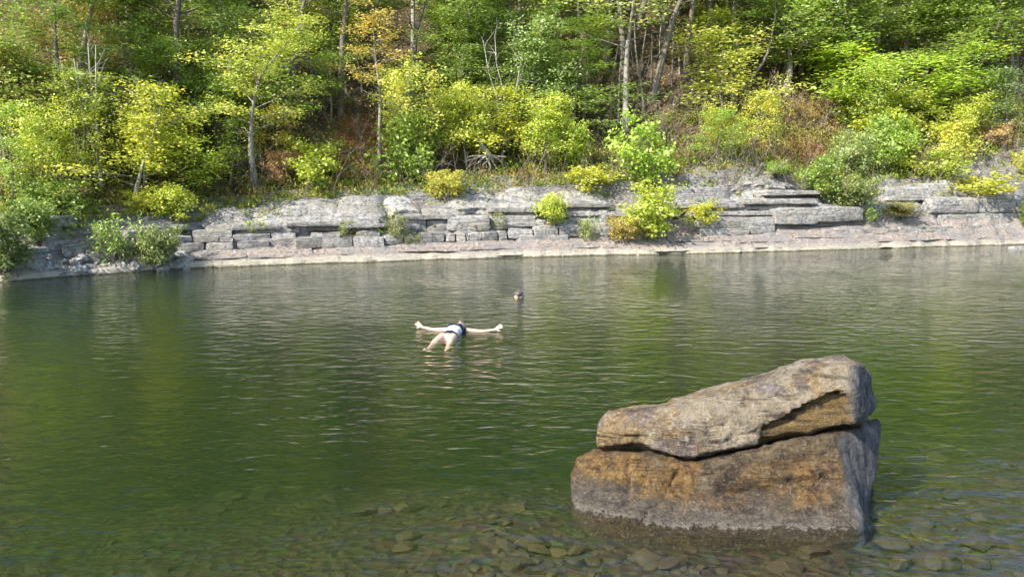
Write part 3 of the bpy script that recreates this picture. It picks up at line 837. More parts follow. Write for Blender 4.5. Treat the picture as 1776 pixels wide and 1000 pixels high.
# stones on the river bed
def ico_stone(seed):
    bm = bmesh.new(); bmesh.ops.create_icosphere(bm, subdivisions=2, radius=0.5)
    v = np.array([q.co[:] for q in bm.verts])
    F_ = [tuple(x.index for x in f.verts) for f in bm.faces]; bm.free()
    v = v + v * (fbm(v * 2.2 + seed * 3.7, 2, seed) * 0.55)[:, None]
    # facet it a little: clip with random planes
    rg = np.random.default_rng(seed)
    for _ in range(8):
        nn = rg.normal(size=3); nn /= np.linalg.norm(nn)
        dd = v @ nn - 0.30
        v = v - np.outer(np.maximum(dd, 0), nn)
    v[:, 2] *= 0.62
    return mesh_from("stone", v, F_, M_STONE, True, 28)
stones = [ico_stone(i + 1) for i in range(7)]
rg = np.random.default_rng(9)
n_st = 0
while n_st < 215:
    Y = 4.2 + 6.5 * rg.random() ** 1.7
    X = rg.uniform(-0.72, 0.72) * Y
    if X < -.5 and rg.random() < 0.65: continue
    if 0.6 < X < 3.3 and 5.85 < Y < 7.3: continue
    z = float(bed(np.array([X]), np.array([Y]))[0])
    s = rg.choice([0.10, 0.16, 0.23, 0.33], p=[.34, .34, .22, .10]) * rg.uniform(.8, 1.3)
    ob = mesh_obj("stone", stones[n_st % 7], river_bed)
    ob.location = (X, Y, z + s * 0.10)
    ob.scale = (s * rg.uniform(.9, 1.35), s * rg.uniform(.85, 1.2), s * rg.uniform(.5, .85))
    ob.rotation_euler = (rg.normal() * .15, rg.normal() * .15, rg.normal() * .45)
    n_st += 1
gV = []; gF = []; gv = np.array([q.co[:] for q in stones[0].vertices]); gf = np.array([list(q.vertices) for q in stones[0].polygons])
for i in range(1300):
    Y = 4.0 + 4.5 * rg.random() ** 1.7; X = (rg.uniform(-.15, .72) if rg.random() < .75 else rg.uniform(-.72, -.15)) * Y
    z = float(bed(np.array([X]), np.array([Y]))[0]); sg = rg.uniform(.035, .13)
    an = rg.uniform(0, 6.28); ca, sa = math.cos(an), math.sin(an)
    q = gv * np.array([sg * rg.uniform(.9, 1.6), sg, sg * rg.uniform(.5, .9)])
    gV.append(np.stack([q[:, 0] * ca - q[:, 1] * sa + X, q[:, 0] * sa + q[:, 1] * ca + Y, q[:, 2] + z + sg * .08], -1)); gF.append(gf + len(gv) * i)
gravel = mesh_obj("gravel", mesh_from("gravel", np.concatenate(gV), np.concatenate(gF), M_STONE, True, 30), river_bed); gravel["kind"] = "stuff"
for px, py, w in ((640, 750, .6), (640, 890, .38), (705, 935, .3), (1540, 950, .42), (1630, 985, .42), (1165, 985, .3), (1560, 985, .3), (1000, 960, .25)):
    q = at_z(px, py, -0.35)
    for _ in range(6):
        q = at_z(px, py, float(bed(q[0:1], q[1:2])[0]))
    ob = mesh_obj("stone", stones[int(px) % 7], river_bed)
    ob.location = (q[0], q[1], q[2] + w * 0.12); ob.scale = (w, w * .6, w * .45); ob.rotation_euler = (0, 0, (px % 7) * .12)

# ------------------------------------------------------------------ plants
class Wood:
    def __init__(s): s.V = []; s.F = []
    def tube(s, pts, radii, sides=5):
        pts = [np.asarray(p, float) for p in pts]
        base = len(s.V)
        for i, p in enumerate(pts):
            d = pts[min(i + 1, len(pts) - 1)] - pts[max(i - 1, 0)]
            d = d / (np.linalg.norm(d) + 1e-9)
            dx, dy, dz = d
            ax_, ay_, az_ = (dy * .1 - dz * .95, dz * .31 - dx * .1, dx * .95 - dy * .31) if abs(dy) < .9 else (0.0, dz, -dy)
            ln = math.sqrt(ax_ * ax_ + ay_ * ay_ + az_ * az_) + 1e-9
            ax_ /= ln; ay_ /= ln; az_ /= ln
            bx_, by_, bz_ = dy * az_ - dz * ay_, dz * ax_ - dx * az_, dx * ay_ - dy * ax_
            for k in range(sides):
                w = 2 * math.pi * k / sides
                c_, s_ = math.cos(w) * radii[i], math.sin(w) * radii[i]
                s.V.append((p[0] + ax_ * c_ + bx_ * s_, p[1] + ay_ * c_ + by_ * s_, p[2] + az_ * c_ + bz_ * s_))
        for i in range(len(pts) - 1):
            for k in range(sides):
                k2 = (k + 1) % sides
                s.F.append((base + i * sides + k, base + i * sides + k2, base + (i + 1) * sides + k2, base + (i + 1) * sides + k))
        s.F.append(tuple(base + (len(pts) - 1) * sides + k for k in range(sides)))

def bend_path(rg, p0, d0, length, n, wig=0.12, up=0.0):
    pts = [np.asarray(p0, float)]
    d = np.asarray(d0, float); d = d / np.linalg.norm(d)
    for i in range(n):
        d = d + rg.normal(size=3) * wig + np.array([0, 0, up]) / n
        d /= np.linalg.norm(d)
        pts.append(pts[-1] + d * length / n)
    return pts

def leaf_quads(C, Dr, Nr, ln, wd, rg, fold=0.25):
    """C centres, Dr direction along the leaf, Nr normals -> folded four point leaves"""
    n = len(C)
    Dr = Dr - Nr * (Dr * Nr).sum(1, keepdims=True)
    Dr /= np.linalg.norm(Dr, axis=1, keepdims=True) + 1e-9
    S = np.cross(Nr, Dr)
    l = ln[:, None]; w = wd[:, None]
    V = np.empty((n, 4, 3))
    V[:, 0] = C - Dr * l * 0.5
    V[:, 1] = C - Dr * l * 0.05 + S * w * 0.5 + Nr * w * fold
    V[:, 2] = C + Dr * l * 0.5
    V[:, 3] = C - Dr * l * 0.05 - S * w * 0.5 + Nr * w * fold
    i = np.arange(n) * 4
    F = np.stack([np.stack([i, i + 1, i + 2], -1), np.stack([i, i + 2, i + 3], -1)], 1).reshape(-1, 3)
    return V.reshape(-1, 3), F
def unit(rg, n):
    v = rg.normal(size=(n, 3)); return v / np.linalg.norm(v, axis=1, keepdims=True)

class Proto:
    pass
def build_proto(seed, h, stems, first, r0, nb, blen, elev, up, sub, per, leaf, spread, flat, lean=0.0, tilt=0.55, taper_top=0.25, wig=0.06, droop=0.0, dead=0, keep=1.0):
    """h height; stems; first = fraction of the stem that is bare; nb branches per stem; blen(f) their length;
    sub twigs per branch; per leaves per twig; leaf (length, width); spread/flat = size of a leaf spray"""
    rg = np.random.default_rng(seed)
    wd = Wood(); C = []; Dd = []
    for s_ in range(stems):
        az = rg.uniform(0, 6.28)
        ln = (lean if stems == 1 else rg.uniform(0.15, 0.55))
        d0 = np.array([math.cos(az) * ln, math.sin(az) * ln, 1.0])
        hh = h * (1 if stems == 1 else rg.uniform(.7, 1.0))
        n = 9
        tr = bend_path(rg, (rg.normal() * 0.03 * stems, rg.normal() * 0.03 * stems, -0.15), d0, hh * 0.97, n, wig, 0.25)
        rad = np.linspace(1, taper_top * 0.4, n + 1) ** 1.1 * r0
        wd.tube(tr, rad, 6)
        tr = np.array(tr)
        for b in range(nb):
            f = first + (1 - first) * ((b + rg.random()) / nb)
            q = f * n; i = min(int(q), n - 1)
            p0 = tr[i] + (tr[i + 1] - tr[i]) * (q - i)
            az = b * 2.399 + rg.normal() * .4
            el = elev * (1 - 0.5 * f) + rg.normal() * 0.12 + 0.5 * f * f
            d0 = np.array([math.cos(az) * math.cos(el), math.sin(az) * math.cos(el), math.sin(el)])
            L = blen(f) * rg.uniform(.45, 1.4)
            br = bend_path(rg, p0, d0, L, 5, 0.13, up)
            rb = max(0.006, float(np.interp(q, np.arange(n + 1), rad)) * 0.45)
            wd.tube(br, np.linspace(rb, 0.004, 6), 4)
            br = np.array(br)
            if f < first + dead:      # a bare dead branch keeps only twigs
                for k in range(3):
                    i2 = rg.integers(1, 5)
                    tw = bend_path(rg, br[i2], unit(rg, 1)[0] * .7 + d0 * .5 + np.array([0, 0, -.4]), L * .45, 3, .3)
                    wd.tube(tw, [.009, .007, .005, .002], 3)
                continue
            for k in range(sub):
                g = 0.25 + 0.75 * (k + rg.random()) / sub
                q2 = g * 5; i2 = min(int(q2), 4)
                pb = br[i2] + (br[i2 + 1] - br[i2]) * (q2 - i2)
                side = rg.choice([-1, 1])
                dirb = br[i2 + 1] - br[i2]; dirb /= np.linalg.norm(dirb)
                lat = np.cross(dirb, (0, 0, 1)); lat /= np.linalg.norm(lat) + 1e-9
                dt = dirb * .6 + lat * side * rg.uniform(.3, 1.0) + np.array([0, 0, rg.normal() * .42 - droop])
                dt /= np.linalg.norm(dt)
                tl = L * rg.uniform(.22, .42) * (1.15 - .6 * g) + 0.08
                tw = bend_path(rg, pb, dt, tl, 3, .12, -droop)
                wd.tube(tw, [max(.004, rb * .35), .004, .003, .0015], 3)
                if rg.random() > keep: continue
                tw = np.array(tw)
                m = max(3, int(per * rg.uniform(.55, 1.35)))
                w_ = rg.random(m) ** .7 * 3; iw = np.minimum(w_.astype(int), 2)
                base = tw[iw] + (tw[iw + 1] - tw[iw]) * (w_ - iw)[:, None]
                off = rg.normal(size=(m, 3)) * np.array([spread, spread, flat])
                C.append(base + off); Dd.append(off + dt * spread * .7 + rg.normal(size=(m, 3)) * spread * .4)
    C = np.concatenate(C); Dd = np.concatenate(Dd)
    n = len(C)
    rad_ = C * np.array([1, 1, 0]); rad_ /= np.linalg.norm(rad_, axis=1, keepdims=True) + .3
    Nr = np.array([0, 0, .85]) + rad_ * .55 + rg.normal(size=(n, 3)) * tilt
    Nr /= np.linalg.norm(Nr, axis=1, keepdims=True)
    sz = rg.uniform(.5, 1.4, n); ln = leaf[0] * sz; w = leaf[1] * sz * rg.uniform(.75, 1.2, n)
    LV, LF = leaf_quads(C, Dd, Nr, ln, w, rg)
    pr = Proto()
    lo, hi = np.percentile(C[:, 0], [3, 97]); lo2, hi2 = np.percentile(C[:, 1], [3, 97])
    pr.w = max(0.3, ((hi - lo) + (hi2 - lo2)) / 2); pr.h = float(np.percentile(C[:, 2], 99)); pr.r = r0
    pr.leaf = mesh_from("crown", LV, LF, M_LEAF)
    # tint: a leaf is darker or lighter with its spray and by itself
    cl = vnoise(C * 1.6 + seed, seed) * .28
    face_attr(pr.leaf, "tint", np.repeat(np.clip(.46 + cl + rg.normal(size=n) * .22, 0, 1), 2))
    pr.woodV, pr.woodF = np.array(wd.V), wd.F
    pr.wood = {}
    pr.n = n
    return pr
def wood_mesh(pr, mat):
    if mat.name not in pr.wood:
        me = bpy.data.meshes.new("trunk"); me.from_pydata([tuple(v) for v in pr.woodV], [], pr.woodF); me.update()
        me.materials.append(mat); me.polygons.foreach_set("use_smooth", np.ones(len(me.polygons), bool))
        pr.wood[mat.name] = me
    return pr.wood[mat.name]

PR = {}
# dense small leaved bush, light bush with big leaves, loose bush, tall weeds
for k in range(3):
    PR["bush%d" % k] = build_proto(10 + k, 1.6, 6, .08, .022, 7, lambda f: .75 - .25 * f, .7, .25, 5, 22, (.09, .055), .095, .075, tilt=.8)
for k in range(2):
    PR["light%d" % k] = build_proto(20 + k, 1.9, 4, .12, .022, 7, lambda f: .85 - .35 * f, .55, .2, 5, 19, (.105, .07), .125, .085, tilt=.7)
for k in range(2):
    PR["weed%d" % k] = build_proto(30 + k, 0.9, 8, .15, .008, 5, lambda f: .30, .8, .5, 4, 7, (.085, .03), .05, .06, tilt=.9)
# small spreading trees with flat sprays
for k in range(4):
    PR["small%d" % k] = build_proto(40 + k, 4.6, 2 if k % 2 else 1, .22, .05, 17, lambda f: 1.75 - 1.0 * f, .6, .25, 7, 40, (.086, .055), .155, .12, lean=.12, tilt=.8, wig=.09, droop=.05, keep=.78)
# taller, open, layered trees on a visible trunk
for k in range(3):
    PR["tall%d" % k] = build_proto(50 + k, 9.0, 1, .30, .105, 30, lambda f: 2.6 - 1.7 * f, .48, .2, 8, 38, (.09, .058), .175, .12, lean=.08, tilt=.8, wig=.07, dead=.07, keep=.8)
# feathery evergreens with hanging fine sprays
for k in range(3):
    PR["cedar%d" % k] = build_proto(60 + k, 7.5, 1, .10, .09, 46, lambda f: 2.1 - 1.75 * f, .12, .05, 9, 34, (.11, .026), .13, .09, lean=.03, tilt=.8, droop=.32, wig=.03)
# forest trees: a long bare stem with a high crown
for k in range(3):
    PR["forest%d" % k] = build_proto(70 + k, 12.0, 1, .42, .11, 26, lambda f: 2.9 - 1.6 * f, .45, .15, 8, 24, (.125, .08), .22, .13, lean=.06, tilt=.8, wig=.04, dead=.06, keep=.8)
# sparse little tree with nearly bare twigs
PR["sparse0"] = build_proto(80, 4.0, 3, .2, .03, 10, lambda f: 1.3 - .6 * f, .6, .2, 6, 9, (.095, .06), .12, .08, tilt=.6, keep=.5)

YG = (.29, .33, .035); BY_ = (.46, .42, .035); LG = (.20, .28, .045); GR = (.085, .17, .028); DG = (.045, .095, .022)
OL = (.15, .18, .05); OR = (.38, .28, .08); RD = (.25, .15, .07); FG = (.115, .205, .035); PG = (.27, .32, .09); GG = (.10, .15, .055)
prng = random.Random(77)
def plant(name, label, cat, base, h, w, proto, color, group=None, bark=None, rot=None, lean=(0, 0)):
    pr = PR[proto]
    o = empty(name, tuple(base), rot if rot is not None else prng.uniform(0, 6.28))
    o.rotation_euler = (lean[0], lean[1], o.rotation_euler[2])
    sx, sz = w / pr.w, h / pr.h
    tag(o, label, cat, group)
    tk = mesh_obj("trunk" if cat == "tree" else "stem", wood_mesh(pr, bark or M_BARK), o)
    cr = mesh_obj("crown" if cat == "tree" else "foliage", pr.leaf, o)
    for q in (tk, cr): q.scale = (sx, sx, sz)
    lum = .3 * color[0] + .6 * color[1] + .1 * color[2]
    k_ = [c * .96 + lum * .04 for c in color]
    k_[0] = max(k_[0] * 1.02, k_[1] * .74)
    lift = 1.75 if lum > .2 else 1.75 + (.2 - lum) * 4.5        # duller greens raised more: fill light missing in the wood, put into leaf colour
    cr.color = (*[min(.62, c * lift + .004) for c in k_], 1)
    return o
def plant_px(name, label, cat, px, py, top, wpx, proto, color, group=None, bark=None, t=None, **kw):
    base = hit(px, py) if t is None else None
    if t is not None:
        q = P(px, 300, t); base = np.array([q[0], q[1], float(H(q[0:1], np.array([t]))[0])])
    topz = at_depth(px, top, base[1])[2]
    w = wpx / FPX * base[1] * (.86 if cat == 'tree' else .8)
    return plant(name, label, cat, base, max(.3, topz - base[2]), w, proto, color, group, bark, **kw)

PX = plant_px
# --- on the rock shore, left to right
PX("leafy_bush", "dark green dense bush at the left edge overhanging the water", "bush", 18, 470, 372, 115, "bush0", DG)
PX("leafy_bush", "dark green low bush behind the leftmost shore rocks", "bush", 70, 420, 345, 90, "bush1", GR)
PX("willow_shrub", "fresh green feathery shrub on the left shore ledges", "shrub", 212, 452, 372, 92, "weed0", LG)
PX("leafy_bush", "olive bush at the water beside the feathery green shrub", "bush", 268, 458, 392, 78, "bush2", OL)
PX("leafy_bush", "blue green rounded bush above the left ledges", "bush", 108, 384, 312, 120, "bush1", GR)
PX("leafy_bush", "small bright yellow bush beside the leaning pale trunk", "bush", 243, 374, 326, 62, "light0", BY_)
PX("leafy_bush", "lime green bush on the ledge right of the yellow one", "bush", 305, 380, 318, 82, "light1", YG)
PX("weed_clump", "yellow sprig rooted on the grey ledge under the lime bush", "weed", 365, 380, 352, 36, "weed1", BY_)
PX("weed_clump", "yellow green weed on the pale rocks left of the big rounded mass", "weed", 447, 410, 380, 44, "weed0", YG)
PX("weed_clump", "olive weed growing from the crack in the rounded rock mass", "weed", 603, 408, 380, 38, "weed1", OL)
PX("weed_clump", "olive weed in the gap right of the rounded rock mass", "weed", 684, 412, 368, 48, "weed0", OL)
PX("weed_clump", "tan and green weed above the square cut blocks", "weed", 706, 424, 402, 40, "weed1", OL)
PX("weed_clump", "small olive weed over the course of square blocks", "weed", 864, 398, 366, 34, "weed1", OL)
PX("weed_clump", "lime weed spilling over the ledge in the middle", "weed", 952, 394, 336, 66, "light1", YG)
PX("willow_shrub", "pale green feathery shrub hanging at the pink shelf", "shrub", 1024, 420, 374, 44, "weed0", PG)
PX("leafy_bush", "bright lime bush low on the rocks in a notch of the shore", "bush", 1128, 412, 312, 118, "light0", YG)
PX("leafy_bush", "small rusty green bush at the foot of the bright lime one", "bush", 1088, 418, 376, 62, "bush2", (.30, .24, .06))
PX("leafy_bush", "low golden bush on the rock ledge right of the lime one", "bush", 1214, 398, 352, 76, "bush1", BY_)
PX("sapling", "bright green broad leaved sapling standing over the ledge", "sapling", 1112, 330, 202, 112, "light0", (.24, .36, .05))
PX("leafy_bush", "yellow bush on the ledge left of the bright sapling", "bush", 1030, 332, 286, 104, "light1", (.36, .36, .04))
PX("leafy_bush", "small green bush on top of the grey dome of rock", "bush", 1340, 305, 280, 46, "bush0", LG)
PX("leafy_bush", "deep green bush at the right shoulder of the rock dome", "bush", 1420, 340, 272, 74, "bush0", FG)
PX("leafy_bush", "olive loose bush in the hollow right of the rock dome", "bush", 1484, 362, 304, 92, "bush2", OL)
PX("weed_clump", "pale green weed at the end of the overhanging slab", "weed", 1512, 386, 356, 46, "weed0", LG)
PX("leafy_bush", "brown green low brush above the right shelf", "bush", 1562, 378, 350, 74, "bush1", (.20, .19, .07))
PX("leafy_bush", "brilliant lime bush draped over the right rock ledge", "bush", 1684, 352, 302, 118, "light1", (.36, .40, .04))
PX("leafy_bush", "small green bush at the extreme right of the shelf", "bush", 1778, 396, 352, 26, "bush0", GR)
PX("leafy_bush", "yellow leaved bush by the far right rock face", "bush", 1774, 300, 262, 40, "bush2", BY_)
# --- first rank of trees and shrubs on the slope
PX("small_tree", "sunlit yellow green tree with a leaning pale trunk on the left", "tree", 222, 366, 140, 190, "small0", (.34, .35, .035), bark=M_BARK_PALE, lean=(0, R(-9)))
PX("small_tree", "broad yellow green tree at the far left above the bushes", "tree", 130, 350, 155, 150, "small1", YG)
PX("small_tree", "green and yellow tree at the extreme left edge", "tree", 22, 365, 180, 130, "small2", LG)
PX("small_tree", "lime green tree over the ledge between two pale trunks", "tree", 335, 345, 205, 150, "small3", (.28, .34, .035))
PX("tall_tree", "slim pale trunked tree with airy layered light foliage", "tree", 442, 326, 12, 190, "tall0", (.30, .33, .05), bark=M_BARK_PALE, lean=(0, R(-6)), rot=2.2)
PX("small_tree", "little lime tree standing before the red clay slope", "tree", 538, 330, 238, 108, "light0", YG)
PX("small_tree", "yellow and red tinged small tree behind the little lime one", "tree", 506, 312, 186, 86, "small2", (.33, .27, .05))
PX("leafy_bush", "reddish small bush at the foot of the yellow tinged tree", "bush", 487, 320, 262, 48, "bush2", RD)
PX("tall_tree", "tall crooked tree with pale trunk and orange autumn leaves", "tree", 660, 284, 8, 135, "forest2", (.44, .28, .07), bark=M_BARK_PALE, lean=(0, R(-3)), rot=.6)
PX("leafy_bush", "saturated green dense bush right of the crooked pale trunk", "bush", 708, 318, 196, 118, "bush1", (.10, .22, .03))
PX("small_tree", "yellow green spreading tree above the saturated green bush", "tree", 742, 300, 118, 165, "small1", (.31, .33, .05))
PX("small_tree", "bright yellow green tree over the bare roots", "tree", 868, 296, 148, 150, "small0", (.34, .37, .035))
PX("small_tree", "lime tree with a dark trunk left of the shaded hollow", "tree", 946, 305, 168, 112, "small3", (.28, .33, .04))
PX("leafy_bush", "round lime bush at the left of the shaded hollow", "bush", 988, 296, 204, 72, "light1", (.29, .36, .04))
PX("leafy_bush", "yellow flecked low bush above the middle ledge", "bush", 780, 346, 296, 76, "bush2", (.36, .33, .06))
PX("leafy_bush", "green mixed bush on the slope left of the dark thin trunk", "bush", 1225, 286, 190, 105, "small2", LG)
PX("small_tree", "golden little tree with a dark thin trunk on the rock dome", "tree", 1288, 284, 158, 105, "small1", (.42, .38, .04))
PX("small_tree", "thin golden sapling tree just right of the dark thin trunk", "tree", 1340, 284, 120, 80, "sparse0", (.38, .36, .05))
PX("small_tree", "pale yellow tree spreading above the golden little tree", "tree", 1262, 232, 42, 200, "small0", (.33, .34, .07))
PX("leafy_bush", "fresh green bush on the slope above the olive loose bush", "bush", 1530, 300, 200, 100, "bush0", (.16, .27, .04))
PX("leafy_bush", "grey green loose bush above the deep green one", "bush", 1462, 308, 228, 86, "bush2", (.19, .24, .08))
PX("leafy_bush", "lime and yellow bush above the brilliant draped one", "bush", 1616, 318, 252, 110, "light0", (.28, .32, .05))
PX("leafy_bush", "golden bush left of the right rock face", "bush", 1660, 282, 205, 86, "bush1", (.44, .36, .06))
PX("leafy_bush", "rusty orange dry bush over the right rock face", "bush", 1706, 256, 212, 84, "bush2", (.36, .25, .11))
PX("small_tree", "wide lime tree with flat sprays on the right slope", "tree", 1560, 215, 78, 250, "small3", (.25, .34, .035))
PX("small_tree", "light green tree between the wide lime tree and the right edge", "tree", 1672, 205, 84, 170, "small0", (.24, .32, .04))
PX("small_tree", "dull grey green tree at the right edge above the rock", "tree", 1770, 262, 118, 130, "small2", GG)
PX("small_tree", "lime tree low on the slope right of the dry grass", "tree", 1480, 245, 110, 150, "small1", (.25, .32, .05))
EX = [
    ("yellow green tree between the left edge and the leaning pale trunk", 66, 335, 185, 130, "small0", YG), ("pale lime tree behind the leaning pale trunk", 180, 315, 130, 150, "small2", (.30, .33, .06)),
    ("olive yellow tree right of the leaning pale trunk", 285, 318, 165, 135, "small1", (.31, .31, .05)), ("deep green little tree just left of the layered pale trunked one", 395, 318, 205, 95, "small0", FG),
    ("mossy green tree high at the left under the brown tinged one", 78, 262, 70, 170, "small3", (.20, .25, .05)), ("light green tree between the two upper left evergreens", 330, 245, 75, 150, "small1", LG),
    ("pale feathered tree top just right of the layered pale trunked tree", 470, 225, 20, 130, "small2", PG), ("fresh green little tree on the red clay above the thin dark branch", 575, 205, 95, 90, "small0", LG),
    ("mid green tree behind the spreading yellow green one", 782, 215, 50, 150, "small2", FG), ("lime sapling tree between the saturated green bush and the roots", 812, 285, 150, 105, "small3", YG),
    ("light green little tree right of the crooked pale trunk", 700, 250, 115, 100, "small0", LG), 
    
    ("leafy green tree at the top above the dry grass", 1425, 120, -40, 180, "small3", FG),
    ("yellow green tree below the wide lime one", 1610, 262, 150, 140, "small1", YG), ("light green tree above the rusty dry bush", 1722, 232, 118, 120, "small0", LG),
    ("dark green tree behind the wide lime one at the top", 1600, 130, -20, 160, "small3", GR), ("lime broad leaved shrub below the wide lime tree", 1530, 268, 185, 105, "light1", YG),
    ("mid green tree at the top near the right edge", 1735, 130, -40, 150, "small1", FG), ("light green tree at the top above the pale yellow one", 1300, 140, -30, 160, "small2", LG),
    ("yellow tinged tree at the top left of the orange leaves", 500, 130, -40, 150, "small1", (.28, .29, .06)), ("dull green tree at the top left above the feathery evergreen", 240, 130, -50, 170, "small3", OL),
    ("mid green tree at the very top above the exposed roots", 860, 120, -60, 170, "small0", FG), ("light green tree in the top left corner", 30, 150, -50, 160, "small2", LG),
]
for lb, px, py, top, w_, pr_, c_ in EX:
    PX("small_tree", lb, "tree", px, py, top, w_, pr_, c_, bark=M_BARK_PALE if px % 3 else None)
# --- second rank
PX("evergreen_tree", "feathery mid green evergreen in the middle of the slope", "tree", 800, 232, -80, 200, "cedar0", FG)
PX("evergreen_tree", "feathery evergreen with drooping sprays over the shaded hollow", "tree", 985, 248, 20, 230, "cedar1", (.14, .22, .04))
PX("evergreen_tree", "tall feathery evergreen behind the dark green glossy tree", "tree", 895, 205, -120, 210, "cedar2", FG)
PX("small_tree", "dark green glossy tree among the feathery evergreens", "tree", 925, 230, 40, 130, "small3", (.07, .19, .05))
PX("tall_tree", "pale leaved tree with arching bare branches at the top middle", "tree", 1085, 225, -130, 200, "forest1", (.25, .30, .08), bark=M_BARK_PALE)
PX("tall_tree", "straight grey trunked tree right of the orange leaves", "tree", 697, 200, -170, 170, "forest0", GR)
PX("tall_tree", "pale leaved tree with a forked bare bough above the dry grass", "tree", 1362, 170, -60, 190, "tall0", (.24, .28, .08), bark=M_BARK_PALE)
PX("evergreen_tree", "feathery green evergreen at the upper left", "tree", 265, 250, -40, 240, "cedar1", FG)
PX("evergreen_tree", "feathery green evergreen behind the layered pale trunked tree", "tree", 380, 250, -60, 190, "cedar0", (.13, .20, .035))
PX("evergreen_tree", "dark feathery evergreen at the upper left corner", "tree", 120, 250, -60, 220, "cedar2", (.10, .18, .03))
PX("small_tree", "lime green tree right of the layered pale trunked tree", "tree", 510, 245, 60, 150, "small2", (.20, .30, .04))
PX("small_tree", "rust and green tree at the left edge of the wood", "tree", 12, 280, 60, 120, "small3", (.24, .19, .05))
PX("small_tree", "brown tinged tree at the top left", "tree", 120, 190, -20, 170, "small1", (.24, .18, .06))
PX("evergreen_tree", "green bushy evergreen at the top right", "tree", 1560, 140, -90, 230, "cedar0", (.12, .22, .035))
PX("small_tree", "green leafy tree at the top right behind the wide lime tree", "tree", 1480, 165, -30, 200, "small0", (.13, .24, .04))
PX("small_tree", "green leafy tree near the top right corner", "tree", 1660, 150, -40, 210, "small2", (.12, .22, .035))
PX("tall_tree", "green tree in the top right corner", "tree", 1762, 160, -90, 180, "tall1", (.14, .22, .05))
PX("small_tree", "yellow green tree high above the red clay", "tree", 610, 170, -30, 150, "small0", (.22, .28, .05))

# --- the wood behind: trees with long stems that nothing tells apart
taken = []
nb_ = 0
rgw = np.random.default_rng(5)
MARKS = [(20, "at the left edge"), (150, "above the bleached bare snag"), (260, "above the leaning pale trunk"), (430, "behind the layered pale trunked tree"), (560, "left of the orange leaves"), (650, "behind the orange leaved tree"), (760, "above the saturated green bush"), (880, "above the exposed roots"), (1000, "above the shaded hollow"), (1110, "above the bright sapling"), (1250, "above the golden little tree"), (1370, "above the dry grass slope"), (1500, "above the overhanging slab"), (1620, "above the wide lime tree"), (1740, "above the right rock face")]
CW = {GR: "dark green", FG: "mid green", (.13, .20, .04): "grass green", LG: "light green", OL: "olive", YG: "yellow green", (.10, .15, .03): "dull green"}
RANK = {}; pend = []; wood_trees = []
while nb_ < 66:
    t = 8.5 + 19 * rgw.random() ** 1.1
    X = rgw.uniform(-26, 40)
    if any((X - a) ** 2 + (t - b) ** 2 < 2.1 ** 2 for a, b in taken): continue
    taken.append((X, t))
    Y = float(Yb(np.array([X]))[0]) + t
    if abs(X) > 0.72 * Y: continue
    if t < 19 and 985 < 888 + FPX * X / Y < 1225: continue
    z = float(H(np.array([X]), np.array([t]))[0])
    c = [GR, FG, (.13, .20, .04), LG, OL, YG, (.10, .15, .03)][rgw.choice(7, p=[.08, .17, .17, .22, .12, .18, .06])]
    kind = ["forest0", "forest1", "forest2", "cedar2", "tall2"][rgw.choice(5, p=[.27, .27, .22, .12, .12])]
    pxc = 888 + FPX * X / Y
    where = MARKS[int(np.argmin([abs(pxc - q[0]) for q in MARKS]))][1]
    word = "evergreen" if kind == "cedar2" else CW[c]
    key = (word, where); RANK[key] = RANK.get(key, 0)
    pend.append((key, t, len(pend)))
    plant("woodland_tree", "x", "tree", (X, Y, z), rgw.uniform(8, 13), rgw.uniform(3.2, 5.5), kind, c, "woodland trees on the slope", M_BARK_PALE if nb_ % 2 else M_BARK)
    wood_trees.append(bpy.data.objects["woodland_tree" if nb_ == 0 else "woodland_tree.%03d" % nb_])
    nb_ += 1
ORD = ["lowest", "second", "third", "fourth", "fifth", "sixth", "seventh"]
for key in RANK:
    grp = sorted([q for q in pend if q[0] == key], key=lambda q: q[1])
    for r_, (k_, t_, i_) in enumerate(grp):
        wood_trees[i_]["label"] = (("%s %s woodland tree up the slope %s" % (ORD[r_], k_[0], k_[1])) if len(grp) > 1 else "tall %s woodland tree up the slope %s" % k_)
for k, (px, t_, lb) in enumerate([(1015, 9.5, "left of the bare young trunks"), (1050, 12.5, "behind the drooping evergreen"), (1082, 10.5, "above the lowest of the hollow"), (1125, 9.0, "nearest to the bright sapling in the dark wood"), (1150, 13.5, "deep in the dark wood between the bare young trunks"), (1190, 10.5, "at the right end of the dark wood"), (1105, 16, "farthest up in the dark wood"), (1225, 14.5, "just behind the pale yellow spreading tree"), (1035, 16.5, "high above the drooping evergreen"), (1170, 17, "high at the right of the dark wood")]):
    q = P(px, 150, t_)
    plant("woodland_tree", "dark stemmed high crowned tree " + lb, "tree", (q[0], q[1], float(H(q[0:1], np.array([t_]))[0])), 9.5 + (k * 7 % 5) * .7, 5.2, "forest%d" % (k % 3), [FG, GR, LG][k % 3], "woodland trees on the slope", M_BARK)
# understory trees that close the wood between the stems
nu_ = 0; und = []; upend = []
while nu_ < 46:
    t = rgw.uniform(10, 27); X = rgw.uniform(-26, 40)
    Y = float(Yb(np.array([X]))[0]) + t
    pxc = 888 + FPX * X / Y
    if not -60 < pxc < 1840 or (t < 18 and 985 < pxc < 1225) or (t < 13 and 540 < pxc < 680): continue
    if any((X - a) ** 2 + (t - b) ** 2 < 1.8 ** 2 for a, b in und): continue
    und.append((X, t))
    z = float(H(np.array([X]), np.array([t]))[0])
    c = [GR, FG, (.13, .20, .04), LG, OL, YG, (.10, .15, .03)][rgw.choice(7, p=[.08, .2, .17, .25, .1, .16, .04])]
    key = (CW[c], MARKS[int(np.argmin([abs(pxc - q[0]) for q in MARKS]))][1])
    upend.append((key, t, nu_))
    plant("understory_tree", "x", "tree", (X, Y, z), rgw.uniform(3.2, 5.5), rgw.uniform(2.6, 4.2), "small%d" % rgw.integers(0, 4), c, "understory trees in the wood")
    nu_ += 1
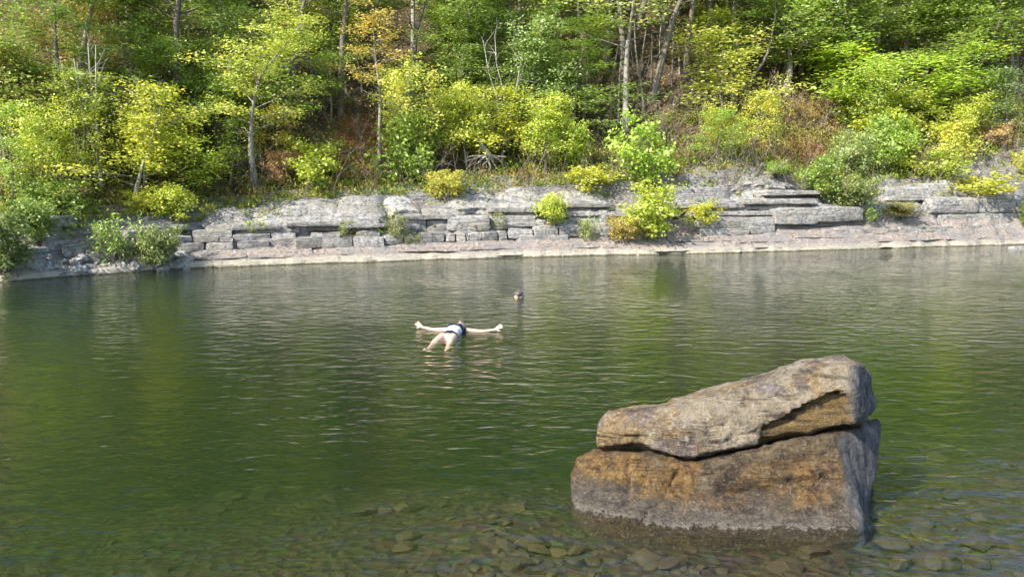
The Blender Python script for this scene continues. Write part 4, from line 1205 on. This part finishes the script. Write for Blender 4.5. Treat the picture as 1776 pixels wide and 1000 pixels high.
for key in {q[0] for q in upend}:
    grp = sorted([q for q in upend if q[0] == key], key=lambda q: q[1])
    for r_, (k_, t_, i_) in enumerate(grp):
        bpy.data.objects["understory_tree" if i_ == 0 else "understory_tree.%03d" % i_]["label"] = "%s %s understory tree among the stems %s" % ("low" if len(grp) == 1 else ORD[r_], k_[0], k_[1])
# thin bare poles of young trees in the dark wood
for i, (px, py, top) in enumerate([(545, 170, 70), (575, 150, 60), (590, 165, 80), (628, 160, 85), (700, 170, 20), (1010, 215, 110), (1060, 225, 95), (1072, 215, 90), (1102, 200, 60), (1116, 190, 50), (1128, 175, 75), (1142, 165, 60), (1165, 150, 70), (1178, 130, 62), (1205, 135, 20), (1360, 120, 20)]):
    b = hit(px, py)
    hh = at_depth(px, top, b[1])[2] - b[2]
    rg = np.random.default_rng(300 + i)
    w = Wood()
    tr = bend_path(rg, (0, 0, -.15), (rg.normal() * .06, 0, 1), hh + .6, 9, .035, .1)
    w.tube(tr, np.linspace(.055, .022, 10), 6)
    for k in range(5):
        j = rg.integers(4, 10)
        q = bend_path(rg, tr[j], (rg.normal(), rg.normal(), .5), rg.uniform(.5, 1.1), 4, .2)
        w.tube(q, [.012, .01, .008, .005, .002], 3)
    o = empty("bare_pole_tree", tuple(b))
    nth = ["leftmost", "second", "third", "fourth", "fifth", "sixth", "seventh", "eighth", "ninth", "tenth", "eleventh", "twelfth", "thirteenth", "fourteenth", "fifteenth", "rightmost"][i]
    tag(o, "thin bare young trunk in the dark wood, %s of them%s" % (nth, "" if i in (0, 15) else " from the left"), "tree", "bare young trunks")
    me = bpy.data.meshes.new("trunk"); me.from_pydata([tuple(v) for v in w.V], [], w.F); me.update(); me.materials.append(M_BARK_PALE if i % 2 else M_BARK)
    mesh_obj("trunk", me, o)

# --- the wood goes on above the frame (seen only as reflections): one mass
def far_wood():
    rg = np.random.default_rng(6)
    Vs = []; Fs = []; Tn = []; nv = 0; w = Wood()
    for i in range(330):
        t = rg.uniform(27, 74); X = rg.uniform(-58, 85)
        if i % 3 == 0: X = rg.choice([rg.uniform(-58, -26), rg.uniform(36, 85)]); t = rg.uniform(14 if X < 0 else 6, 42)
        b = np.array([X, float(Yb(np.array([X]))[0]) + t, float(H(np.array([X]), np.array([t]))[0])])
        h = rg.uniform(8, 12); cw = rg.uniform(1.5, 2.3)
        n = 420
        nc = 16
        cc = rg.normal(size=(nc, 3)) * np.array([cw * .7, cw * .7, h * .18]) + b + np.array([0, 0, h * .62])
        C = cc[rg.integers(0, nc, n)] + rg.normal(size=(n, 3)) * np.array([.55, .55, .28])
        Nr = np.array([0, 0, 1.0]) + rg.normal(size=(n, 3)) * .7; Nr /= np.linalg.norm(Nr, axis=1, keepdims=True)
        v, f = leaf_quads(C, rg.normal(size=(n, 3)), Nr, rg.uniform(.35, .6, n), rg.uniform(.25, .4, n), rg)
        Vs.append(v); Fs.append(f + nv); nv += len(v)
        Tn.append(np.repeat(np.clip(rg.uniform(.32, .66) + rg.normal(size=n) * .08, 0, .75), 2))
        w.tube([b - [0, 0, .3], b + [0, 0, h * .5], b + [0, 0, h * .85]], [.13, .09, .04], 5)
    me = mesh_from("far_wood", np.concatenate(Vs), np.concatenate(Fs), M_COVER)
    face_attr(me, "tint", np.concatenate(Tn))
    o = tag(mesh_obj("far_wood", me), "mass of green woodland continuing up the slope above", None, None, "stuff")
    me = bpy.data.meshes.new("trunks"); me.from_pydata([tuple(v) for v in w.V], [], w.F); me.update(); me.materials.append(M_BARK)
    q = mesh_obj("trunks", me, o); q["kind"] = "stuff"
far_wood()

# --- uncountable ground cover: grass and weeds on the ledges, low brush, fallen leaves, bare twigs
def ground_cover():
    rg = np.random.default_rng(8)
    # grass and weeds
    n = 6200
    X = rg.uniform(-19, 32, n); t = 1.2 + 6.3 * rg.random(n) ** 1.0
    o_ = np.zeros(n)
    m = fbm(np.stack([X * .7, t * 1.1, o_], -1), 3, 91)
    dens = np.clip((t - 2.1) / 0.9, 0.17, 1)
    k = (rg.random(n) < dens) & (m > -.30)
    X, t, m = X[k], t[k], m[k]
    Cs = []; Dr = []; L = []; Wd = []; T = []
    for x, tt, mm, y, z in zip(X, t, m, Yb(X) + t, H(X, t)):
        q = rg.integers(12, 26)
        hgt = rg.uniform(.12, .5) * (1 if tt > 2.8 else .6)
        c = np.array([x, y, z]) + rg.normal(size=(q, 3)) * np.array([.13, .11, .03])
        d = np.array([0, 0, 1.0]) + rg.normal(size=(q, 3)) * .55
        c = c + d * hgt * rg.uniform(.2, .9, (q, 1))
        Cs.append(c); Dr.append(d)
        L.append(rg.uniform(.07, .20, q)); Wd.append(rg.uniform(.018, .075, q))
        h0 = .42 + mm * .55 + rg.normal() * .16
        T.append(np.clip(h0 + rg.normal(size=q) * .07, 0, 1))
    C = np.concatenate(Cs); D = np.concatenate(Dr)
    v, f = leaf_quads(C, D, unit(rg, len(C)) + np.array([0, -.3, .3]), np.concatenate(L), np.concatenate(Wd), rg)
    me = mesh_from("undergrowth", v, f, M_COVER); face_attr(me, "tint", np.repeat(np.concatenate(T), 2))
    tag(mesh_obj("undergrowth", me), "low green and tan weeds and grass above the rock ledges", None, None, "stuff")
    # fallen leaves
    n = 26000
    X = rg.uniform(-24, 38, n); t = 4.0 + 22 * rg.random(n) ** 1.3
    Y = Yb(X) + t; z = H(X, t)
    C = np.stack([X, Y, z + .025], -1)
    Nr = np.array([0, -.55, .85]) + rg.normal(size=(n, 3)) * .35
    Nr /= np.linalg.norm(Nr, axis=1, keepdims=True)
    v, f = leaf_quads(C, rg.normal(size=(n, 3)), Nr, rg.uniform(.09, .18, n), rg.uniform(.05, .10, n), rg)
    me = mesh_from("fallen_leaves", v, f, M_COVER); face_attr(me, "tint", np.repeat(np.clip(.86 + rg.normal(size=n) * .10, .6, 1), 2))
    tag(mesh_obj("fallen_leaves", me), "brown fallen leaves scattered over the wooded slope", None, None, "stuff")
    # tangles of bare twigs
    w = Wood()
    for i in range(520):
        px = rg.uniform(0, 1776); py = rg.uniform(90, 320)
        if 120 < px < 330 and rg.random() < .3: py = rg.uniform(120, 240)
        b = hit(px, py + 30)
        for k in range(rg.integers(2, 5)):
            d = np.array([rg.normal() * .5, rg.normal() * .4, 1.0])
            p = bend_path(rg, b, d, rg.uniform(.7, 2.3), 5, .13)
            w.tube(p, np.linspace(.013, .003, 6), 3)
            for s_ in range(3):
                j = rg.integers(2, 5)
                w.tube(bend_path(rg, p[j], d + rg.normal(size=3) * .7, rg.uniform(.3, .8), 3, .15), [.007, .006, .004, .002], 3)
    me = bpy.data.meshes.new("bare_twigs"); me.from_pydata([tuple(v) for v in w.V], [], w.F); me.update(); me.materials.append(M_BARK)
    tag(mesh_obj("bare_twigs", me), "tangle of thin bare grey twigs among the shrubs", None, None, "stuff")
    # dry tan brush on the open slopes
    Cs = []; T = []
    for px, py, rx, nn in ((1375, 180, 2.2, 900), (1410, 215, 1.6, 500), (1700, 238, 1.2, 400), (1310, 250, 1.4, 350), (560, 300, 1.0, 200), (1395, 262, 1.3, 300)):
        c = hit(px, py)
        x = c[0] + rg.normal(size=nn) * rx * .55; y = c[1] + rg.normal(size=nn) * rx * .5
        Cs.append(np.stack([x, y, ground(x, y) + rg.uniform(.05, .32, nn)], -1)); T.append(np.clip(.80 + rg.normal(size=nn) * .08, .55, .98))
    C = np.concatenate(Cs); n = len(C)
    C = np.repeat(C, 4, 0) + rg.normal(size=(n * 4, 3)) * .09; T = np.repeat(np.concatenate(T), 4); n *= 4
    v, f = leaf_quads(C, np.array([0, 0, .8]) + rg.normal(size=(n, 3)) * .6, unit(rg, n), rg.uniform(.08, .2, n), rg.uniform(.02, .06, n), rg)
    me = mesh_from("dry_brush", v, f, M_COVER); face_attr(me, "tint", np.repeat(T, 2))
    tag(mesh_obj("dry_brush", me), "tan and orange dry grass on the open slope", None, None, "stuff")
ground_cover()

# ------------------------------------------------------------------ dead wood
def wood_obj(name, w, mat, parent=None, loc=None):
    me = bpy.data.meshes.new(name)
    V = np.array(w.V)
    if loc is not None: V = V - np.array(loc)
    me.from_pydata([tuple(v) for v in V], [], w.F); me.update(); me.materials.append(mat)
    me.polygons.foreach_set("use_smooth", np.ones(len(me.polygons), bool))
    o = mesh_obj(name, me, parent)
    if loc is not None: o.location = tuple(loc)
    return o
def dead_snag(px, py, tops, label, seed):
    rg = np.random.default_rng(seed)
    b = hit(px, py)
    o = empty("dead_snag", tuple(b)); tag(o, label, "dead tree")
    for (tx, ty) in tops:
        e = at_depth(tx, ty, b[1] - .3) - b
        w = Wood()
        pts = [np.array([0, 0, -.1])] + [e * f + rg.normal(size=3) * .07 for f in (.25, .5, .75)] + [e]
        w.tube(pts, [.05, .042, .034, .024, .008], 6)
        for k in range(9):
            j = rg.integers(1, 4); g = rg.random()
            p = pts[j] * (1 - g) + pts[j + 1] * g
            d = e / np.linalg.norm(e) + rg.normal(size=3) * .55
            tw = bend_path(rg, p, d, rg.uniform(.5, 1.2), 4, .14)
            w.tube(tw, [.016, .012, .009, .006, .002], 4)
            w.tube(bend_path(rg, tw[2], d + rg.normal(size=3) * .6, .4, 3, .15), [.008, .006, .004, .002], 3)
        wood_obj("branch", w, M_DEAD, o)
dead_snag(176, 322, [(152, 75), (166, 78), (134, 118)], "bleached bare snag rising above the left foliage", 1)
dead_snag(150, 318, [(104, 100), (128, 102)], "forked bleached dead branch left of the bare snag", 2)
dead_snag(250, 322, [(240, 150), (262, 165)], "grey bare stems between the two left evergreens", 3)
dead_snag(880, 262, [(838, 70), (858, 60), (905, 95)], "pale dead boughs among the middle evergreens", 4)
# exposed roots
b = hit(842, 292)
o = empty("root_tangle", tuple(b)); tag(o, "bleached tangle of exposed roots under the bright yellow tree", "roots")
rg = np.random.default_rng(12)
st = Wood()
st.tube([at_depth(826, 236, b[1] - .2) - b, at_depth(836, 252, b[1] - .35) - b, at_depth(848, 268, b[1] - .45) - b, at_depth(856, 282, b[1] - .3) - b], [.05, .09, .11, .07], 7)
wood_obj("stump", st, M_BARK_PALE, o)
for (x, y) in ((812, 272), (806, 280), (822, 286), (862, 296), (852, 300), (872, 282), (880, 272), (838, 290)):
    w = Wood()
    s0 = at_depth(848, 268, b[1] - .45) - b; e = at_depth(x, y, b[1] - .4) - b
    pts = [s0 + (e - s0) * f + rg.normal(size=3) * .035 for f in (0, .3, .6, .85, 1)]
    w.tube(pts, [.06, .05, .04, .028, .010], 6)
    wood_obj("root", w, M_BARK_PALE, o)
def log(px0, py0, px1, py1, r, label, dy=-.15, mat=M_DEAD, stub=2):
    a, c = hit(px0, py0), hit(px1, py1)
    a = a + [0, 0, r * .8]; c = c + [0, 0, r * .8]
    rg = np.random.default_rng(int(px0))
    w = Wood()
    pts = [a + (c - a) * f + rg.normal(size=3) * r * .5 for f in np.linspace(0, 1, 6)]
    w.tube(pts, np.linspace(r, r * .55, 6), 8)
    for k in range(stub):
        w.tube(bend_path(rg, pts[2 + k], rg.normal(size=3) + np.array([0, -.4, .8]), r * 7, 3, .2), [r * .35, r * .28, r * .2, r * .08], 5)
    ob = wood_obj("fallen_log", w, mat, None, (a + c) / 2)
    tag(ob, label, "log")
log(648, 290, 672, 272, .11, "short pale broken log at the foot of the crooked pale trunk", stub=0)
log(1270, 282, 1372, 290, .09, "bleached driftwood log lying along the top of the rock dome")
log(1455, 300, 1500, 280, .06, "thin grey fallen branch in the bushes right of the dome", mat=M_DEAD)
log(640, 258, 590, 268, .05, "thin dark branch lying across the red clay", mat=M_BARK)
log(1008, 268, 1040, 240, .10, "dark fallen trunk leaning over the shaded hollow", mat=M_BARK)

# ------------------------------------------------------------------ people in the water
M_SKIN = mat_plain("wet_skin", (0.56, 0.39, 0.30), 0.4, .08, 12, True)
M_NAVY = mat_plain("navy_swimwear", (0.016, 0.018, 0.045), 0.55, .3, 40)
M_WHITE = mat_plain("white_wet_midriff", (0.78, 0.78, 0.80), 0.6, .06, 40)
M_HAIR = mat_plain("wet_brown_hair", (0.055, 0.035, 0.025), 0.35, .4, 60)
M_GREYHAIR = mat_plain("wet_grey_hair", (0.10, 0.083, 0.075), 0.4, .45, 50)
M_DARK = mat_plain("dark_eye", (0.02, 0.015, 0.012), 0.3)
M_LIP = mat_plain("lips", (0.42, 0.17, 0.14), 0.5)
def blob_mesh(name, balls, voxel, mat, loc, smooth_it=4):
    """balls: (centre, radius or (rx, ry, rz)) joined into one continuous skin"""
    bm = bmesh.new(); bmesh.ops.create_icosphere(bm, subdivisions=2, radius=1.0)
    iv = np.array([v.co[:] for v in bm.verts]); jf = np.array([[v.index for v in f.verts] for f in bm.faces]); bm.free()
    VV = np.concatenate([iv * np.array(r if isinstance(r, (tuple, list, np.ndarray)) else (r, r, r)) + np.asarray(c, float) for c, r in balls])
    FF = np.concatenate([jf + len(iv) * i for i in range(len(balls))])
    me = mesh_from(name, VV, FF)
    o = bpy.data.objects.new(name, me)
    tmp = bpy.data.scenes.new("workbench_scene"); tmp.collection.objects.link(o)
    m = o.modifiers.new("r", 'REMESH'); m.mode = 'VOXEL'; m.voxel_size = voxel
    s = o.modifiers.new("s", 'SMOOTH'); s.iterations = smooth_it; s.factor = .5
    tmp.view_layers[0].update()
    ev = bpy.data.meshes.new_from_object(o.evaluated_get(tmp.view_layers[0].depsgraph))
    bpy.data.objects.remove(o); bpy.data.scenes.remove(tmp)
    ev.name = name; ev.materials.clear(); ev.materials.append(mat)
    ev.polygons.foreach_set("use_smooth", np.ones(len(ev.polygons), bool))
    o = mesh_obj(name, ev); o.location = loc
    return o
def chain(pts, rad, step=.35):
    out = []
    for i in range(len(pts) - 1):
        a, b = np.array(pts[i], float), np.array(pts[i + 1], float)
        ra, rb = np.array(rad[i], float), np.array(rad[i + 1], float)
        n = max(2, int(np.linalg.norm(b - a) / (float(np.min(np.minimum(ra, rb))) * step)))
        for k in range(n + 1):
            f = k / n
            r = ra + (rb - ra) * f
            out.append((a + (b - a) * f, tuple(r) if r.ndim else float(r)))
    return out
def hand(wrist, d, up, s=1.0, curl=.25, side=1):
    """palm, four fingers and a thumb from the side of the palm; d points along the hand, up is the back of it"""
    d = np.array(d, float); d /= np.linalg.norm(d)
    up = np.array(up, float); up -= d * (up @ d); up /= np.linalg.norm(up)
    lat = np.cross(d, up) * side
    out = chain([wrist, wrist + d * .03 * s, wrist + d * .085 * s], [.026 * s, .03 * s, .034 * s], .4)
    out += chain([wrist + d * .05 * s - lat * .022 * s, wrist + d * .085 * s - lat * .026 * s], [.018 * s, .016 * s])
    out += chain([wrist + d * .05 * s + lat * .022 * s, wrist + d * .085 * s + lat * .026 * s], [.018 * s, .016 * s])
    for k, (off, L) in enumerate(((-.033, .060), (-.011, .076), (.012, .080), (.034, .070))):
        p = wrist + d * .085 * s + lat * off * s
        spr = d + lat * off * 6
        spr /= np.linalg.norm(spr)
        q = p + spr * L * .5 * s
        d2 = spr - up * (-curl); d2 /= np.linalg.norm(d2)
        out += chain([p, q, q + d2 * L * .5 * s], [.0095 * s, .009 * s, .0075 * s], .6)
    p = wrist + d * .03 * s + lat * .028 * s
    q = p + (d * .55 + lat * .85) * .04 * s
    out += chain([p, q, q + (d * .85 + lat * .4) * .035 * s], [.013 * s, .011 * s, .009 * s], .5)
    return out
def shell(body, pick, off, name, mat):
    """a garment: the faces of the body that pick() names, lifted off the skin"""
    me = body.data
    bm = bmesh.new(); bm.from_mesh(me); bm.normal_update()
    kill = [f for f in bm.faces if not pick(np.array(f.calc_center_median()), np.array(f.normal))]
    bmesh.ops.delete(bm, geom=kill, context='FACES')
    for v in bm.verts: v.co += v.normal * off
    g = bpy.data.meshes.new(name); bm.to_mesh(g); bm.free()
    g.materials.clear(); g.materials.append(mat)
    g.polygons.foreach_set("use_smooth", np.ones(len(g.polygons), bool))
    return mesh_obj(name, g, body)
# floating on the back, head away from the camera, arms spread
f0 = at_z(779, 583, 0.0)
ax = np.array([0.20, 1.0]); ax /= np.linalg.norm(ax); sd = np.array([ax[1], -ax[0]])
def fb(a, s, z):     # a along the body towards the head, s to the right, z up
    return np.array([ax[0] * a + sd[0] * s, ax[1] * a + sd[1] * s, z])
balls = []
balls += chain([fb(-.08, 0, -.02), fb(.05, 0, .0), fb(.22, 0, .045), fb(.40, 0, .03), fb(.52, 0, .02)], [(.165, .13, .105), (.15, .12, .10), (.135, .11, .10), (.16, .12, .115), (.15, .09, .085)], .35)
balls += chain([fb(.42, -.075, .09), fb(.40, -.08, .085)], [.075, .075]) + chain([fb(.42, .075, .09), fb(.40, .08, .085)], [.075, .075])
balls += chain([fb(.55, 0, .03), fb(.66, 0, .045)], [.058, .055])
hd = fb(.78, 0, .035)
balls += [(hd, (.078, .112, .095)), (hd + fb(-.075, 0, .045), (.05, .045, .05)), (hd + fb(-.02, 0, .105), (.013, .022, .02)), (hd + fb(0, .078, .0), (.012, .03, .022)), (hd + fb(0, -.078, .0), (.012, .03, .022))]
for s in (-1, 1):
    balls += chain([fb(.50, s * .15, .02), fb(.53, s * .22, .02), fb(.57, s * .46, .0), fb(.61, s * .70, .035)], [.056, .045, .034, .024], .35)
    balls += hand(fb(.61, s * .70, .035), fb(.25, s * .75, .42), fb(-.75, s * -.2, .5), 1.05, .5, s)
    balls += chain([fb(-.10, s * .095, -.01), fb(-.42, s * .135, -.03), fb(-.47, s * .14, -.045), fb(-.74, s * .165, -.10)], [.096, .064, .056, .036], .35)
    balls += chain([fb(-.74, s * .165, -.10), fb(-.78, s * .17, -.11), fb(-.85, s * .185, -.075)], [.036, .038, .028], .35)
    for k in range(5):
        balls += chain([fb(-.85, s * (.163 + k * .011), -.075), fb(-.875, s * (.164 + k * .012), -.062)], [.012, .010 if k else .012], .6)
person = blob_mesh("person", balls, .0085, M_SKIN, (f0[0], f0[1], 0.0))
tag(person, "person floating on their back with arms spread in dark swimwear, midriff bright white", "person")
def along(c): return c[0] * ax[0] + c[1] * ax[1]
def across(c): return c[0] * sd[0] + c[1] * sd[1]
shell(person, lambda c, n: .335 < along(c) < .485 - .06 * (abs(across(c)) < .02) and abs(across(c)) < .185, .007, "swim_top", M_NAVY)
shell(person, lambda c, n: .055 < along(c) < .334 and abs(across(c)) < .2, .005, "bright_midriff", M_WHITE)  # bare midriff: overexposed wet skin put into a white shell
shell(person, lambda c, n: -.10 < along(c) < .053 and abs(across(c)) < .25, .007, "swim_bottom", M_NAVY)
hair = [(hd + fb(.03, 0, -.03), (.092, .115, .082)), (hd + fb(.10, .03, -.06), (.10, .08, .04)), (hd + fb(.12, -.05, -.06), (.08, .09, .03))]
h_ = blob_mesh("hair", [(c, r) for c, r in hair], .012, M_HAIR, (0, 0, 0)); h_.parent = person
for s in (-1, 1):
    e = blob_mesh("eye", [(hd + fb(.018, s * .030, .086), (.011, .008, .008))], .004, M_DARK, (0, 0, 0)); e.parent = person
e = blob_mesh("mouth", [(hd + fb(-.062, 0, .088), (.022, .008, .007))], .004, M_LIP, (0, 0, 0)); e.parent = person

# treading water farther out, only the head above the surface
g0 = at_z(899, 514, 0.0)
balls = []
balls += chain([(0, .11, -.20), (0, .02, -.03)], [.06, .055])
balls += chain([(0, .15, -.24), (0, .36, -.38), (0, .58, -.48), (0, .70, -.52)], [(.17, .08, .09), (.165, .1, .11), (.14, .1, .10), (.165, .1, .11)], .4)
hc = np.array([0, -.015, .012])
balls += [(hc, (.078, .098, .112)), (hc + [0, -.045, -.06], (.05, .05, .05)), (hc + [0, -.105, -.012], (.013, .018, .022)), (hc + [.08, .01, -.01], (.012, .02, .03)), (hc + [-.08, .01, -.01], (.012, .02, .03))]
for s in (-1, 1):
    balls += chain([(s * .16, .16, -.25), (s * .25, .36, -.48), (s * .22, .58, -.60)], [.055, .042, .028], .35)
    balls += hand(np.array([s * .22, .58, -.60]), (s * .1, .9, -.1), (s * .8, 0, .4), 1.0, -.2, s)
    balls += chain([(s * .09, .72, -.54), (s * .15, 1.08, -.66), (s * .13, 1.44, -.74), (s * .13, 1.52, -.79), (s * .14, 1.60, -.78)], [.09, .06, .038, .036, .025], .35)
swimmer = blob_mesh("person", balls, .0095, M_SKIN, (g0[0], g0[1], 0.0))
swimmer.rotation_euler = (0, 0, R(-48))
tag(swimmer, "swimmer with only a grey haired head above the water farther out", "person")
hair = [(hc + [0, .028, .034], (.112, .118, .112)), (hc + [0, .05, -.02], (.14, .10, .06)), (hc + [0, -.05, .06], (.075, .05, .055)), (hc + [.055, -.025, .06], (.06, .06, .05)), (hc + [-.055, -.025, .06], (.06, .06, .05)), (hc + [.10, .02, -.05], (.045, .06, .05)), (hc + [-.10, .02, -.05], (.045, .06, .05))]
h_ = blob_mesh("hair", hair, .012, M_GREYHAIR, (0, 0, 0)); h_.parent = swimmer
for s in (-1, 1):
    e = blob_mesh("eye", [(hc + [s * .030, -.092, .008], (.011, .008, .007))], .004, M_DARK, (0, 0, 0)); e.parent = swimmer
e = blob_mesh("mouth", [(hc + [0, -.094, -.052], (.022, .008, .007))], .004, M_LIP, (0, 0, 0)); e.parent = swimmer
torso_cover = shell(swimmer, lambda c, n: .04 < c[1] < .90 and abs(c[0]) < .26 and c[2] < -.10, .008, "dark_torso_cover", M_NAVY)  # added dark cover, takes brightness off the pale body under water
